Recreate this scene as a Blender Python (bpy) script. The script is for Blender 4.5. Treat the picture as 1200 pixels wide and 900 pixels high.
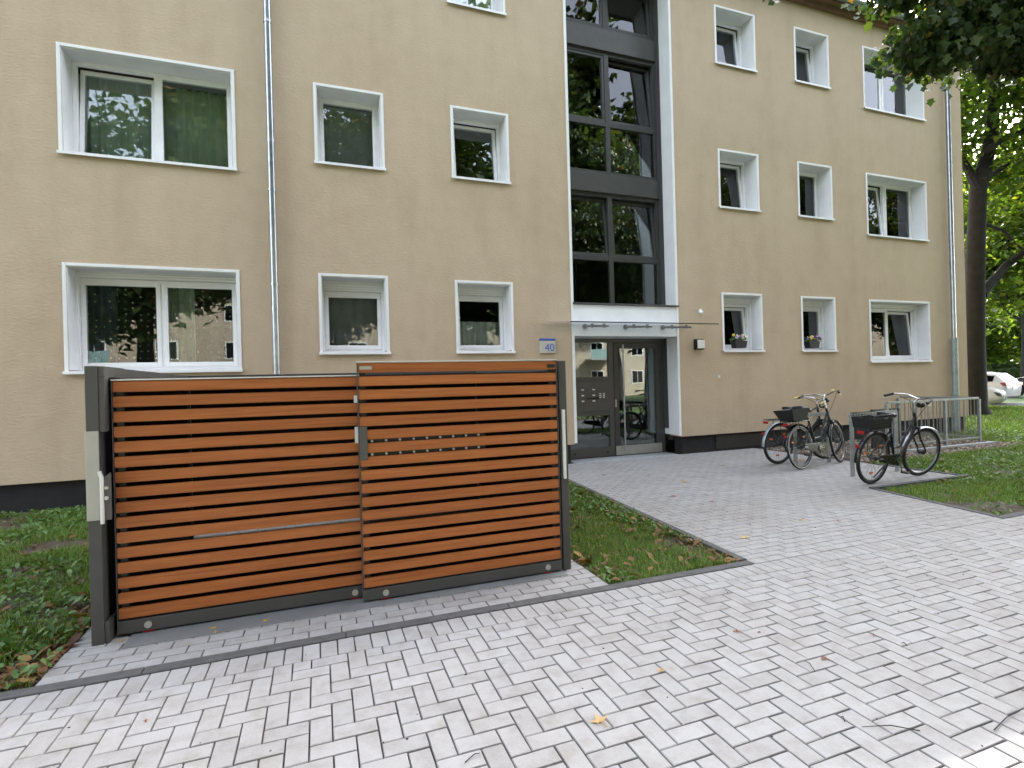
import bpy, bmesh, math, random
import numpy as np
from mathutils import Vector, Matrix
for o in list(bpy.data.objects): bpy.data.objects.remove(o)
scene = bpy.context.scene
COL = scene.collection
R_ = math.radians
# ------------------------------------------------------------------ camera
CAM_O = np.array([0.0, -8.6534, 1.4797]); FPX = 620.0
YAW, PIT, ROL = 0.34956, 0.00025, -0.02712
def basis(y, p, r):
    f = np.array([math.sin(y)*math.cos(p), math.cos(y)*math.cos(p), math.sin(p)])
    ri = np.array([math.cos(y), -math.sin(y), 0.]); up = np.cross(ri, f)
    return math.cos(r)*ri+math.sin(r)*up, -math.sin(r)*ri+math.cos(r)*up, f
CR, CU, CF = basis(YAW, PIT, ROL)
cam_d = bpy.data.cameras.new('camera'); cam = bpy.data.objects.new('camera', cam_d); COL.objects.link(cam)
cam_d.sensor_width = 36; cam_d.lens = FPX/1200*36; cam_d.clip_start = .05; cam_d.clip_end = 2000
M = Matrix(((CR[0], CU[0], -CF[0], CAM_O[0]), (CR[1], CU[1], -CF[1], CAM_O[1]), (CR[2], CU[2], -CF[2], CAM_O[2]), (0, 0, 0, 1)))
cam.matrix_world = M; scene.camera = cam
def project(P):
    V = np.asarray(P, float)-CAM_O; d = V@CF
    return np.stack([600+FPX*(V@CR)/d, 450-FPX*(V@CU)/d, d], -1)
# ------------------------------------------------------------------ light
SUN_EL, SUN_AZ = 40.0, 53.0          # azimuth from +y towards +x: the sun stands behind the building, to the right
world = bpy.data.worlds.new('World'); scene.world = world; world.use_nodes = True
nt = world.node_tree; bg = nt.nodes['Background']
sky = nt.nodes.new('ShaderNodeTexSky'); sky.sky_type = 'NISHITA'; sky.sun_disc = False
sky.sun_elevation = R_(SUN_EL); sky.sun_rotation = R_(SUN_AZ); sky.dust_density = 3.0; sky.air_density = 1.0; sky.ozone_density = 1.0
hs = nt.nodes.new('ShaderNodeHueSaturation'); hs.inputs['Saturation'].default_value = 0.42
nt.links.new(sky.outputs[0], hs.inputs['Color']); nt.links.new(hs.outputs[0], bg.inputs[0]); bg.inputs[1].default_value = 0.15
sun_d = bpy.data.lights.new('sun', 'SUN'); sun = bpy.data.objects.new('sun', sun_d); COL.objects.link(sun)
sun_d.energy = 2.0; sun_d.angle = R_(0.6); sun_d.color = (1, .94, .85)
sd = Vector((math.sin(R_(SUN_AZ))*math.cos(R_(SUN_EL)), math.cos(R_(SUN_AZ))*math.cos(R_(SUN_EL)), math.sin(R_(SUN_EL))))
sun.rotation_euler = sd.to_track_quat('Z', 'Y').to_euler(); sun.location = (20, 20, 30)
scene.render.engine = 'CYCLES'
vs = scene.view_settings; vs.view_transform = 'Standard'; vs.look = 'None'; vs.exposure = 3.25; vs.gamma = 1; vs.use_curve_mapping = False
scene.render.resolution_x = 1024; scene.render.resolution_y = 768
scene.cycles.max_bounces = 8; scene.cycles.transparent_max_bounces = 16

# ------------------------------------------------------------------ materials
MATS = {}
def nodes(name):
    m = bpy.data.materials.new(name); m.use_nodes = True
    t = m.node_tree; b = t.nodes['Principled BSDF']; MATS[name] = m
    return m, t, b
def N(t, kind, **kw):
    n = t.nodes.new(kind)
    for k, v in kw.items():
        if k in n.inputs.keys(): n.inputs[k].default_value = v
        else: setattr(n, k, v)
    return n
def ramp(t, src, stops):
    r = t.nodes.new('ShaderNodeValToRGB'); t.links.new(src, r.inputs[0])
    e = r.color_ramp.elements
    while len(e) < len(stops): e.new(.5)
    for el, (p, c) in zip(e, stops): el.position = p; el.color = (*c, 1) if len(c) == 3 else c
    return r
def mixc(t, a, b, fac, mode='MIX'):
    n = t.nodes.new('ShaderNodeMix'); n.data_type = 'RGBA'; n.blend_type = mode
    for s, v in ((6, a), (7, b), (0, fac)):
        if hasattr(v, 'links'): t.links.new(v, n.inputs[s])
        elif s == 0: n.inputs[0].default_value = v
        else: n.inputs[s].default_value = (*v, 1)
    return n.outputs[2]
def bump(t, b, src, strength, dist):
    n = t.nodes.new('ShaderNodeBump'); n.inputs['Strength'].default_value = strength; n.inputs['Distance'].default_value = dist
    t.links.new(src, n.inputs['Height']); t.links.new(n.outputs[0], b.inputs['Normal'])
def coords(t, scale=(1, 1, 1), world_=True):
    g = t.nodes.new('ShaderNodeNewGeometry') if world_ else t.nodes.new('ShaderNodeTexCoord')
    mp = t.nodes.new('ShaderNodeMapping'); mp.inputs['Scale'].default_value = scale
    t.links.new(g.outputs['Position' if world_ else 'Object'], mp.inputs[0])
    return mp.outputs[0]
def noise(t, vec, scale, detail=4, rough=.55, out=0):
    n = N(t, 'ShaderNodeTexNoise', Scale=scale, Detail=detail, Roughness=rough)
    t.links.new(vec, n.inputs['Vector']); return n.outputs[out]
def simple(name, col, rough=.5, metal=0, var=.12, scale=6, bmp=0, bscale=60, spec=.5):
    m, t, b = nodes(name); v = coords(t)
    n = noise(t, v, scale)
    r = ramp(t, n, [(.3, tuple(c*(1-var) for c in col)), (.7, tuple(min(1, c*(1+var)) for c in col))])
    t.links.new(r.outputs[0], b.inputs['Base Color'])
    rr = N(t, 'ShaderNodeMapRange'); rr.inputs[3].default_value = max(.02, rough-.07); rr.inputs[4].default_value = min(1, rough+.1)
    t.links.new(noise(t, v, scale*3), rr.inputs[0]); t.links.new(rr.outputs[0], b.inputs['Roughness'])
    b.inputs['Metallic'].default_value = metal; b.inputs['Specular IOR Level'].default_value = spec
    if bmp: bump(t, b, noise(t, v, bscale, 5), bmp, .004)
    return m
def rand_sum(t):
    g = t.nodes.new('ShaderNodeNewGeometry'); o = t.nodes.new('ShaderNodeObjectInfo')
    a = N(t, 'ShaderNodeMath', operation='ADD'); t.links.new(g.outputs['Random Per Island'], a.inputs[0]); t.links.new(o.outputs['Random'], a.inputs[1])
    f = N(t, 'ShaderNodeMath', operation='FRACT'); t.links.new(a.outputs[0], f.inputs[0]); return f.outputs[0]

def m_plaster():
    m, t, b = nodes('plaster'); v = coords(t)
    big = noise(t, v, .35, 3); mid = noise(t, v, 3.0, 5); vv = coords(t, (1.4, 1.4, .25)); streak = noise(t, vv, 1.6, 4)
    c = ramp(t, big, [(.3, (.482, .380, .268)), (.7, (.532, .425, .304))]).outputs[0]
    c = mixc(t, c, (.80, .78, .74), ramp(t, mid, [(.35, (0, 0, 0)), (.8, (.4, .4, .4))]).outputs[0], 'MULTIPLY')
    c = mixc(t, c, (.88, .87, .85), ramp(t, streak, [(.45, (0, 0, 0)), (.75, (.7, .7, .7))]).outputs[0], 'MULTIPLY')
    t.links.new(c, b.inputs['Base Color']); b.inputs['Roughness'].default_value = .92; b.inputs['Specular IOR Level'].default_value = .2
    hv = coords(t, (1, 1, 2.2)); h1 = noise(t, hv, 16, 4, .6); h2 = noise(t, v, 90, 3, .6)
    a = N(t, 'ShaderNodeMath', operation='MULTIPLY_ADD'); t.links.new(h2, a.inputs[0]); a.inputs[1].default_value = .35; t.links.new(h1, a.inputs[2])
    bump(t, b, a.outputs[0], .55, .012)
m_plaster()
def m_paver():
    m, t, b = nodes('paver'); v = coords(t); rs = rand_sum(t)
    c = ramp(t, rs, [(0, (.272, .266, .260)), (.35, (.294, .288, .283)), (.7, (.308, .303, .298)), (1, (.280, .271, .262))]).outputs[0]
    spk = noise(t, v, 220, 2); c = mixc(t, c, (.80, .79, .78), ramp(t, spk, [(.38, (.6, .6, .6)), (.52, (0, 0, 0))]).outputs[0], 'MULTIPLY')
    st = noise(t, v, 9, 5, .65); c = mixc(t, c, (.80, .77, .73), ramp(t, st, [(.44, (0, 0, 0)), (.70, (1, 1, 1))]).outputs[0], 'MULTIPLY')
    st2 = noise(t, v, .9, 4, .6); c = mixc(t, c, (.86, .83, .79), ramp(t, st2, [(.45, (0, 0, 0)), (.75, (.9, .9, .9))]).outputs[0], 'MULTIPLY')
    t.links.new(c, b.inputs['Base Color']); b.inputs['Roughness'].default_value = .78; b.inputs['Specular IOR Level'].default_value = .35
    bump(t, b, noise(t, v, 260, 3), .35, .0015)
m_paver()
def m_joint():
    m, t, b = nodes('joint_sand'); v = coords(t)
    t.links.new(ramp(t, noise(t, v, 30, 5), [(.3, (.02, .014, .012)), (.7, (.055, .038, .032))]).outputs[0], b.inputs['Base Color']); b.inputs['Roughness'].default_value = .95
    bump(t, b, noise(t, v, 300, 2), .5, .003)
m_joint()
def m_soil():
    m, t, b = nodes('soil'); v = coords(t)
    c = ramp(t, noise(t, v, 7, 6, .65), [(.3, (.045, .03, .02)), (.55, (.085, .062, .042)), (.75, (.06, .075, .025))]).outputs[0]
    t.links.new(c, b.inputs['Base Color']); b.inputs['Roughness'].default_value = .95
    bump(t, b, noise(t, v, 40, 6, .7), .9, .03)
m_soil()
def m_lawn():
    m, t, b = nodes('lawn_far'); v = coords(t)
    c = ramp(t, noise(t, v, 3, 6, .7), [(.3, (.035, .055, .014)), (.6, (.055, .10, .02)), (.8, (.09, .10, .035))]).outputs[0]
    t.links.new(c, b.inputs['Base Color']); b.inputs['Roughness'].default_value = .95; bump(t, b, noise(t, v, 60, 5), .8, .03)
m_lawn()
def m_leafy(name, stops, trans=.45, rough=.5):
    m, t, b = nodes(name); out = t.nodes['Material Output']; rs = rand_sum(t)
    c = ramp(t, rs, stops).outputs[0]
    t.links.new(c, b.inputs['Base Color']); b.inputs['Roughness'].default_value = rough; b.inputs['Specular IOR Level'].default_value = .35
    tr = t.nodes.new('ShaderNodeBsdfTranslucent'); t.links.new(mixc(t, c, (1.6, 1.5, .6), 1, 'MULTIPLY'), tr.inputs[0])
    mx = t.nodes.new('ShaderNodeMixShader'); mx.inputs[0].default_value = trans
    t.links.new(b.outputs[0], mx.inputs[1]); t.links.new(tr.outputs[0], mx.inputs[2]); t.links.new(mx.outputs[0], out.inputs[0])
m_leafy('foliage', [(0, (.03, .062, .012)), (.5, (.06, .115, .02)), (.85, (.10, .155, .026)), (1, (.15, .17, .03))], .58)
m_leafy('foliage_dark', [(0, (.018, .036, .010)), (.6, (.034, .062, .015)), (.93, (.055, .08, .02)), (1, (.12, .075, .022))], .32)
m_leafy('foliage_hedge', [(0, (.02, .04, .012)), (1, (.05, .09, .02))], .2)
m_leafy('grass_blade', [(0, (.065, .115, .018)), (.5, (.105, .20, .03)), (.88, (.15, .25, .045)), (1, (.26, .24, .10))], .3, .55)
m_leafy('weed_leaf', [(0, (.05, .10, .024)), (.6, (.08, .155, .036)), (1, (.13, .21, .065))], .25, .5)
m_leafy('dead_leaf', [(0, (.07, .03, .014)), (.5, (.125, .058, .022)), (.85, (.18, .09, .034)), (1, (.26, .16, .045))], .12, .7)
m_leafy('dead_leaf_red', [(0, (.16, .04, .025)), (1, (.22, .075, .03))], .1, .7)
m_leafy('dead_leaf_yellow', [(0, (.42, .26, .05)), (1, (.50, .33, .09))], .15, .6)
m_leafy('dead_leaf_tan', [(0, (.36, .22, .09)), (1, (.42, .28, .12))], .12, .7)
def m_wood():
    m, t, b = nodes('slat_wood'); rs = rand_sum(t)
    v = coords(t, (1.2, 40, 40)); n1 = noise(t, v, 2.2, 6, .65); v2 = coords(t, (.6, 12, 12)); n2 = noise(t, v2, 1.5, 3)
    c = ramp(t, n1, [(.2, (.25, .074, .018)), (.5, (.37, .122, .032)), (.8, (.46, .168, .050))]).outputs[0]
    c = mixc(t, c, (.78, .72, .70), ramp(t, n2, [(.4, (0, 0, 0)), (.75, (.8, .8, .8))]).outputs[0], 'MULTIPLY')
    c = mixc(t, c, (.84, .80, .78), rs, 'MULTIPLY')
    t.links.new(c, b.inputs['Base Color']); b.inputs['Roughness'].default_value = .5; b.inputs['Specular IOR Level'].default_value = .3
    bump(t, b, n1, .15, .001)
m_wood()
def m_glass(name, refl=.015, tint=(.92, .96, .95), wav=.02):
    m, t, b = nodes(name); out = t.nodes['Material Output']
    gl = t.nodes.new('ShaderNodeBsdfGlossy'); gl.inputs['Roughness'].default_value = .0; gl.inputs['Color'].default_value = (.95, .97, 1, 1)
    tr = t.nodes.new('ShaderNodeBsdfTransparent'); tr.inputs[0].default_value = (*tint, 1)
    fr = t.nodes.new('ShaderNodeFresnel'); fr.inputs[0].default_value = 1.55
    a = N(t, 'ShaderNodeMath', operation='MULTIPLY_ADD'); t.links.new(fr.outputs[0], a.inputs[0]); a.inputs[1].default_value = 1.1; a.inputs[2].default_value = refl
    a.use_clamp = True
    bp = t.nodes.new('ShaderNodeBump'); bp.inputs['Strength'].default_value = wav; bp.inputs['Distance'].default_value = .05
    t.links.new(noise(t, coords(t), 1.3, 1), bp.inputs['Height']); t.links.new(bp.outputs[0], gl.inputs['Normal'])
    mx = t.nodes.new('ShaderNodeMixShader'); t.links.new(a.outputs[0], mx.inputs[0]); t.links.new(tr.outputs[0], mx.inputs[1]); t.links.new(gl.outputs[0], mx.inputs[2])
    t.links.new(mx.outputs[0], out.inputs[0])
m_glass('glass'); m_glass('glass_door', .09, (.62, .72, .70)); m_glass('canopy_glass', .0, (.93, .96, .95))
simple('white_pvc', (.78, .78, .79), .35, var=.04); simple('white_trim', (.76, .76, .76), .6, var=.05, scale=3)
simple('reveal_paint', (.66, .66, .66), .7, var=.05, scale=3); simple('white_sill', (.78, .78, .79), .4, var=.05)
simple('anthracite', (.050, .050, .047), .45, var=.10, spec=.5); simple('anthracite_light', (.066, .065, .061), .4, var=.08)
simple('plinth', (.0095, .0088, .0088), .85, var=.25, scale=4, bmp=.3); simple('kerb_concrete', (.065, .063, .062), .85, var=.25, scale=14, bmp=.5, bscale=120)
simple('galvanised', (.30, .32, .33), .42, .75, var=.2, scale=18); simple('zinc_pipe', (.36, .39, .43), .3, .85, var=.15, scale=8)
simple('cast_pipe', (.26, .31, .29), .5, .25, var=.2, scale=7); simple('stainless', (.42, .41, .40), .42, .95, var=.08)
simple('alu_light', (.62, .62, .60), .4, .35, var=.06); simple('alu_dull', (.36, .36, .32), .45, .3, var=.06)
simple('black_plastic', (.004, .004, .0045), .5, var=.3); simple('black_paint', (.0035, .0037, .0045), .25, var=.2); simple('rubber', (.0055, .0055, .0055), .8, var=.2)
simple('grey_rubber', (.40, .38, .35), .8, var=.1); simple('rim_alu', (.16, .16, .16), .3, .85); simple('red_lens', (.28, .010, .014), .2, var=.1)
simple('amber_lens', (.6, .16, .02), .25, var=.1); simple('white_paint', (.72, .74, .77), .25, var=.04); simple('silver_paint', (.28, .30, .32), .3, .4)
simple('navy_paint', (.004, .006, .011), .25); simple('grip_yellow', (.55, .42, .14), .6); simple('grey_plastic', (.04, .045, .05), .5)
simple('steel_frame_grey', (.03, .034, .038), .3, .4)
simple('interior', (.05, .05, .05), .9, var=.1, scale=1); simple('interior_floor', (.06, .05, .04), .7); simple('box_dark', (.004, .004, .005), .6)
simple('blue_enamel', (.03, .09, .42), .3, var=.05); simple('sign_plate', (.47, .45, .40), .4, var=.05)
simple('soffit', (.17, .095, .06), .7, var=.15); simple('roof_tile', (.16, .05, .035), .8, var=.25); simple('gutter_zinc', (.24, .27, .27), .4, .7)
simple('asphalt', (.05, .05, .052), .9, var=.2, scale=30, bmp=.4); simple('bark', (.0105, .0088, .0058), .95, var=.5, scale=5, bmp=1.0, bscale=14)
simple('concrete', (.30, .30, .30), .85, var=.15, scale=12, bmp=.3); simple('track_strip', (.17, .175, .175), .6, .3, var=.1)
simple('opp_wall', (.40, .34, .26), .9, var=.08, scale=1); simple('balcony_glass', (.25, .36, .36), .25, var=.1); simple('car_white', (.62, .63, .64), .18, var=.02); simple('car_black', (.004, .005, .008), .15, var=.1)
simple('car_glass', (.004, .005, .006), .06, var=.1); simple('plate_white', (.7, .7, .68), .4); simple('chrome', (.4, .4, .4), .12, 1.0)
simple('curtain_green', (.46, .54, .47), .9, var=.1); simple('curtain_white', (.58, .60, .60), .9, var=.08); simple('blind_grey', (.34, .34, .37), .8, var=.08); simple('blue_curtain', (.05, .07, .12), .9)
simple('petal_yellow', (.65, .48, .05), .6, var=.1); simple('petal_purple', (.14, .03, .22), .6, var=.1); simple('petal_white', (.7, .68, .66), .6, var=.05)
def m_gravel():
    m, t, b = nodes('gravel_chip'); rs = rand_sum(t)
    t.links.new(ramp(t, rs, [(0, (.12, .085, .06)), (.4, (.22, .17, .12)), (.8, (.32, .26, .20)), (1, (.40, .36, .30))]).outputs[0], b.inputs['Base Color']); b.inputs['Roughness'].default_value = .9
m_gravel()
def m_net():      # lace curtain with pale dots
    m, t, b = nodes('dotted_net'); out = t.nodes['Material Output']; v = coords(t, (1, 0, 1))
    vo = N(t, 'ShaderNodeTexVoronoi', Scale=11.0, Randomness=.25); t.links.new(v, vo.inputs['Vector'])
    d = ramp(t, vo.outputs['Distance'], [(.13, (.75, .75, .75)), (.2, (.04, .04, .04))]).outputs[0]
    b.inputs['Base Color'].default_value = (.55, .56, .50, 1); b.inputs['Roughness'].default_value = .9
    tr = t.nodes.new('ShaderNodeBsdfTransparent'); mx = t.nodes.new('ShaderNodeMixShader')
    t.links.new(d, mx.inputs[0]); t.links.new(tr.outputs[0], mx.inputs[1]); t.links.new(b.outputs[0], mx.inputs[2]); t.links.new(mx.outputs[0], out.inputs[0])
m_net()

# ------------------------------------------------------------------ mesh helpers
class MB:
    def __init__(s): s.v = []; s.f = []
    def add(s, vs, fs):
        n = len(s.v); s.v += [tuple(p) for p in vs]; s.f += [tuple(i+n for i in f) for f in fs]; return s
    def box(s, x0, x1, y0, y1, z0, z1):
        return s.add([(x0, y0, z0), (x1, y0, z0), (x1, y1, z0), (x0, y1, z0), (x0, y0, z1), (x1, y0, z1), (x1, y1, z1), (x0, y1, z1)],
                     [(0, 3, 2, 1), (4, 5, 6, 7), (0, 1, 5, 4), (1, 2, 6, 5), (2, 3, 7, 6), (3, 0, 4, 7)])
    def tube(s, pts, r, n=8, closed=False, cap=True):
        P = [Vector(p) for p in pts]; k = len(P); rs = r if isinstance(r, (list, tuple)) else [r]*k
        base = len(s.v); prev = None
        for i, p in enumerate(P):
            if closed: d = P[(i+1) % k]-P[i-1]
            else: d = P[min(i+1, k-1)]-P[max(i-1, 0)]
            d.normalize()
            if prev is None:
                a = Vector((0, 0, 1)) if abs(d.z) < .9 else Vector((1, 0, 0)); u = d.cross(a).normalized()
            else: u = (prev-d*prev.dot(d)).normalized()
            prev = u; w = d.cross(u)
            for j in range(n):
                t = 2*math.pi*j/n; s.v.append(tuple(p+(u*math.cos(t)+w*math.sin(t))*rs[i]))
        for i in range(k if closed else k-1):
            a = base+i*n; b = base+((i+1) % k)*n
            for j in range(n): s.f.append((a+j, a+(j+1) % n, b+(j+1) % n, b+j))
        if cap and not closed:
            s.f.append(tuple(base+j for j in range(n))[::-1]); s.f.append(tuple(base+(k-1)*n+j for j in range(n)))
        return s
    def ring(s, c, axis, R, r, n=28, m=8, r2=None):
        c = Vector(c); ax = Vector(axis).normalized(); a = Vector((0, 0, 1)) if abs(ax.z) < .9 else Vector((1, 0, 0))
        u = ax.cross(a).normalized(); w = ax.cross(u); b = len(s.v); r2 = r2 or r
        for i in range(n):
            t = 2*math.pi*i/n; d = u*math.cos(t)+w*math.sin(t)
            for j in range(m):
                q = 2*math.pi*j/m; s.v.append(tuple(c+d*(R+r*math.cos(q))+ax*(r2*math.sin(q))))
        for i in range(n):
            for j in range(m): s.f.append((b+i*m+j, b+((i+1) % n)*m+j, b+((i+1) % n)*m+(j+1) % m, b+i*m+(j+1) % m))
        return s
    def disc(s, c, axis, r, th, n=16):
        c = Vector(c); ax = Vector(axis).normalized(); return s.tube([c-ax*th/2, c+ax*th/2], r, n)
    def prism(s, poly, y0, y1, order='xz'):    # 2D outline swept along the third axis
        n = len(poly)
        def P(a, b, h): return {'xz': (a, h, b), 'xy': (a, b, h), 'yz': (h, a, b)}[order]
        s.add([P(a, b, y0) for a, b in poly]+[P(a, b, y1) for a, b in poly],
              [tuple(range(n)), tuple(range(2*n-1, n-1, -1))]+[(i, (i+1) % n, n+(i+1) % n, n+i)[::-1] for i in range(n)]); return s
    def xform(s, Mx): s.v = [tuple(Mx @ Vector(p)) for p in s.v]; return s
    def mesh(s, name, mat, smooth=False, org=(0, 0, 0)):
        me = bpy.data.meshes.new(name)
        me.from_pydata([(p[0]-org[0], p[1]-org[1], p[2]-org[2]) for p in s.v], [], s.f)
        bm = bmesh.new(); bm.from_mesh(me); bmesh.ops.recalc_face_normals(bm, faces=bm.faces); bm.to_mesh(me); bm.free()
        me.materials.append(MATS[mat])
        if smooth:
            for p in me.polygons: p.use_smooth = True
        return me
    def build(s, name, mat, parent=None, smooth=False, org=(0, 0, 0), bevel=0, kind=None, at=None):
        o = bpy.data.objects.new(name, s.mesh(name, mat, smooth, org)); COL.objects.link(o)
        if parent is not None: o.parent = parent
        if at: o.location = at
        if bevel:
            md = o.modifiers.new('Bevel', 'BEVEL'); md.width = bevel; md.segments = 2; md.limit_method = 'ANGLE'; md.angle_limit = R_(40)
        if smooth:
            try: o.data.set_sharp_from_angle(angle=R_(40))
            except Exception: pass
        if kind: o['kind'] = kind
        return o
def tag(o, label, cat, group=None):
    o['label'] = label; o['category'] = cat
    if group: o['group'] = group
    return o
def empty(name, loc=(0, 0, 0), rz=0):
    o = bpy.data.objects.new(name, None); COL.objects.link(o); o.location = loc; o.rotation_euler = (0, 0, rz); o.empty_display_size = .2; return o
def raw_mesh(name, V, F, nper, mat, smooth=False):
    """V (n,3) float, F (k,nper) int"""
    me = bpy.data.meshes.new(name); V = np.asarray(V, np.float32); F = np.asarray(F, np.int32)
    me.vertices.add(len(V)); me.vertices.foreach_set('co', V.ravel())
    me.loops.add(F.size); me.loops.foreach_set('vertex_index', F.ravel())
    me.polygons.add(len(F)); me.polygons.foreach_set('loop_start', np.arange(0, F.size, nper, dtype=np.int32))
    me.update(calc_edges=True); me.validate(); me.materials.append(MATS[mat]); return me
def link(name, me, parent=None, loc=(0, 0, 0), kind=None):
    o = bpy.data.objects.new(name, me); COL.objects.link(o); o.location = loc
    if parent is not None: o.parent = parent
    if kind: o['kind'] = kind
    return o
def structure(o): o['kind'] = 'structure'; return o
def copy_tree(o, parent=None):
    c = o.copy(); COL.objects.link(c); c.parent = parent
    for ch in list(o.children): copy_tree(ch, c)
    return c

# ================================================================== GROUND
structure(MB().add([(-300, -300, -.06), (400, -300, -.06), (400, 400, -.06), (-300, 400, -.06)], [(0, 1, 2, 3)]).build('ground', 'lawn_far'))
structure(MB().add([(-14, -5.27, -.022), (16, -5.27, -.022), (16, .2, -.022), (-14, .2, -.022)], [(0, 1, 2, 3)]).build('lawn_soil', 'soil'))
rc = CAM_O+(CF+(1185-600)/FPX*CR)*22.6; rv = np.array([.89, .455]); rd = np.array([.455, -.89])
structure(MB().add([(*(rc[:2]+rd*a+rv*b), -.03) for a, b in ((-60, -3.4), (60, -3.4), (60, 3.2), (-60, 3.2))], [(0, 1, 2, 3)]).build('road', 'asphalt'))
pavement = structure(MB().add([(-14, -9.6, -.014), (16, -9.6, -.014), (16, -5.30, -.014), (-14, -5.30, -.014)], [(0, 1, 2, 3)])
    .add([(3.17, -5.30, -.014), (6.43, -5.30, -.014), (6.71, -3.79, -.014), (8.55, -3.79, -.014), (8.55, .12, -.014), (6.66, .12, -.014), (6.66, .55, -.014), (4.3, .55, -.014), (4.3, .12, -.014), (3.62, .12, -.014)], [tuple(range(10))])
    .add([(-1.415, -5.27, -.014), (1.95, -5.27, -.014), (1.95, -2.25, -.014), (-1.415, -2.25, -.014)], [(0, 1, 2, 3)]).build('pavement', 'joint_sand'))
U_ = .094; JO = .0062
def clip(poly, planes):
    for (a, b, c) in planes:            # keep a*x+b*y+c >= 0
        out = []
        for i in range(len(poly)):
            p, q = poly[i], poly[(i+1) % len(poly)]; dp = a*p[0]+b*p[1]+c; dq = a*q[0]+b*q[1]+c
            if dp >= 0: out.append(p)
            if dp*dq < 0: t = dp/(dp-dq); out.append((p[0]+t*(q[0]-p[0]), p[1]+t*(q[1]-p[1])))
        poly = out
        if len(poly) < 3: return []
    return poly
rng = random.Random(4)
full, cutp = [], []     # full stones: (cx, cy, horizontal?) ; cut stones: polygon
def lay(x, y, w, h, planes=None):
    r = [(x+JO/2, y+JO/2), (x+w-JO/2, y+JO/2), (x+w-JO/2, y+h-JO/2), (x+JO/2, y+h-JO/2)]
    if planes:
        q = clip(r, planes)
        if len(q) < 3: return
        ar = abs(sum(q[i][0]*q[(i+1) % len(q)][1]-q[(i+1) % len(q)][0]*q[i][1] for i in range(len(q))))/2
        if ar < .0008: return
        if ar < .995*(w-JO)*(h-JO): cutp.append(q); return
    if abs(w-2*U_) < 1e-4 and abs(h-U_) < 1e-4: full.append((x+w/2, y+h/2, True))
    elif abs(h-2*U_) < 1e-4 and abs(w-U_) < 1e-4: full.append((x+w/2, y+h/2, False))
    else: cutp.append(r)
YH = -5.538; XH = .017
HP = [(0, -1, YH-.001), (1, 0, 4.2), (-1, 0, 11.0), (0, 1, 9.2)]
for j in range(-40, 0):
    for i in range(-46, 120):
        k = (i-j) % 4; x = XH+i*U_; y = YH+j*U_
        if x < -4.3 or x > 11 or y < -9.2: continue
        if k == 0: lay(x, y, 2*U_, U_, HP)
        elif k == 3: lay(x, y, U_, 2*U_, HP)
for i in range(-46, 118): lay(XH+.045+i*U_, YH, U_, 2*U_)
# path to the door, running bond
def line(p, q):   # left side of p->q is kept
    a, b = -(q[1]-p[1]), q[0]-p[0]; return (a, b, -(a*p[0]+b*p[1]))
KL0, KL1 = (3.22, -5.27), (3.66, .12)          # inner edge of left kerb
P1 = [line((6.39, -5.35), (6.67, -3.79)), line(KL1, KL0), (0, 1, 5.35), (0, -1, .075)]
P2 = [line((6.67, .2), (6.67, -3.75)), (-1, 0, 8.55), (0, 1, 3.75), (0, -1, .075)]
P3 = [(1, 0, -4.36), (-1, 0, 6.64), (0, 1, -.075), (0, -1, .47)]
for j in range(0, 66):
    y = -5.35+j*U_; s = (j % 2)*U_+rng.uniform(-.004, .004)
    for i in range(-2, 34):
        x = 3.0+s+i*2*U_
        if x > 8.8: continue
        if y < .075: lay(x, y, 2*U_, U_, P1)
        lay(x, y, 2*U_, U_, P2)
PADP = [(1, 0, 1.415), (-1, 0, 1.95), (0, 1, 5.265), (0, -1, -2.3)]
for j in range(0, 32):
    y = -5.265+j*U_
    for i in range(-1, 20):
        x = -1.6+(j % 2)*U_+i*2*U_
        if -1.7 < x < 2.0: lay(x, y, 2*U_, U_, PADP)
# apparent size, the largest 300 become pavers of their own
fp = np.array([(a, b, 0) for a, b, _ in full]); pj = project(fp)
vis = (pj[:, 2] > .3) & (pj[:, 0] > -30) & (pj[:, 0] < 1230) & (pj[:, 1] < 925) & (pj[:, 1] > 0)
score = np.where(vis, 1/np.maximum(pj[:, 2], .3)**3, 0)
top = set(np.argsort(-score)[:300].tolist())
def paver_bm(poly, cx=0, cy=0, z=0, tilt=(0, 0)):
    n = len(poly); mx = sum(p[0] for p in poly)/n; my = sum(p[1] for p in poly)/n
    def ins(p, d):
        L = math.hypot(p[0]-mx, p[1]-my) or 1; return (p[0]-(p[0]-mx)/L*d, p[1]-(p[1]-my)/L*d)
    zz = lambda p: z+tilt[0]*(p[0]-mx)+tilt[1]*(p[1]-my)
    V = [(p[0], p[1], -.05) for p in poly]+[(p[0], p[1], -.0035+zz(p)) for p in poly]+[(*ins(p, .005), zz(p)) for p in poly]
    F = [tuple(2*n+i for i in range(n))]+[(i, (i+1) % n, n+(i+1) % n, n+i) for i in range(n)]+[(n+i, n+(i+1) % n, 2*n+(i+1) % n, 2*n+i) for i in range(n)]
    return V, F
hw, hh = U_-JO/2, U_/2-JO/2
meshes = {}
for hor in (True, False):
    a, b = (hw, hh) if hor else (hh, hw)
    V, F = paver_bm([(-a, -b), (a, -b), (a, b), (-a, b)]); meshes[hor] = MB().add(V, F).mesh('paver', 'paver')
rest = MB()
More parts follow.
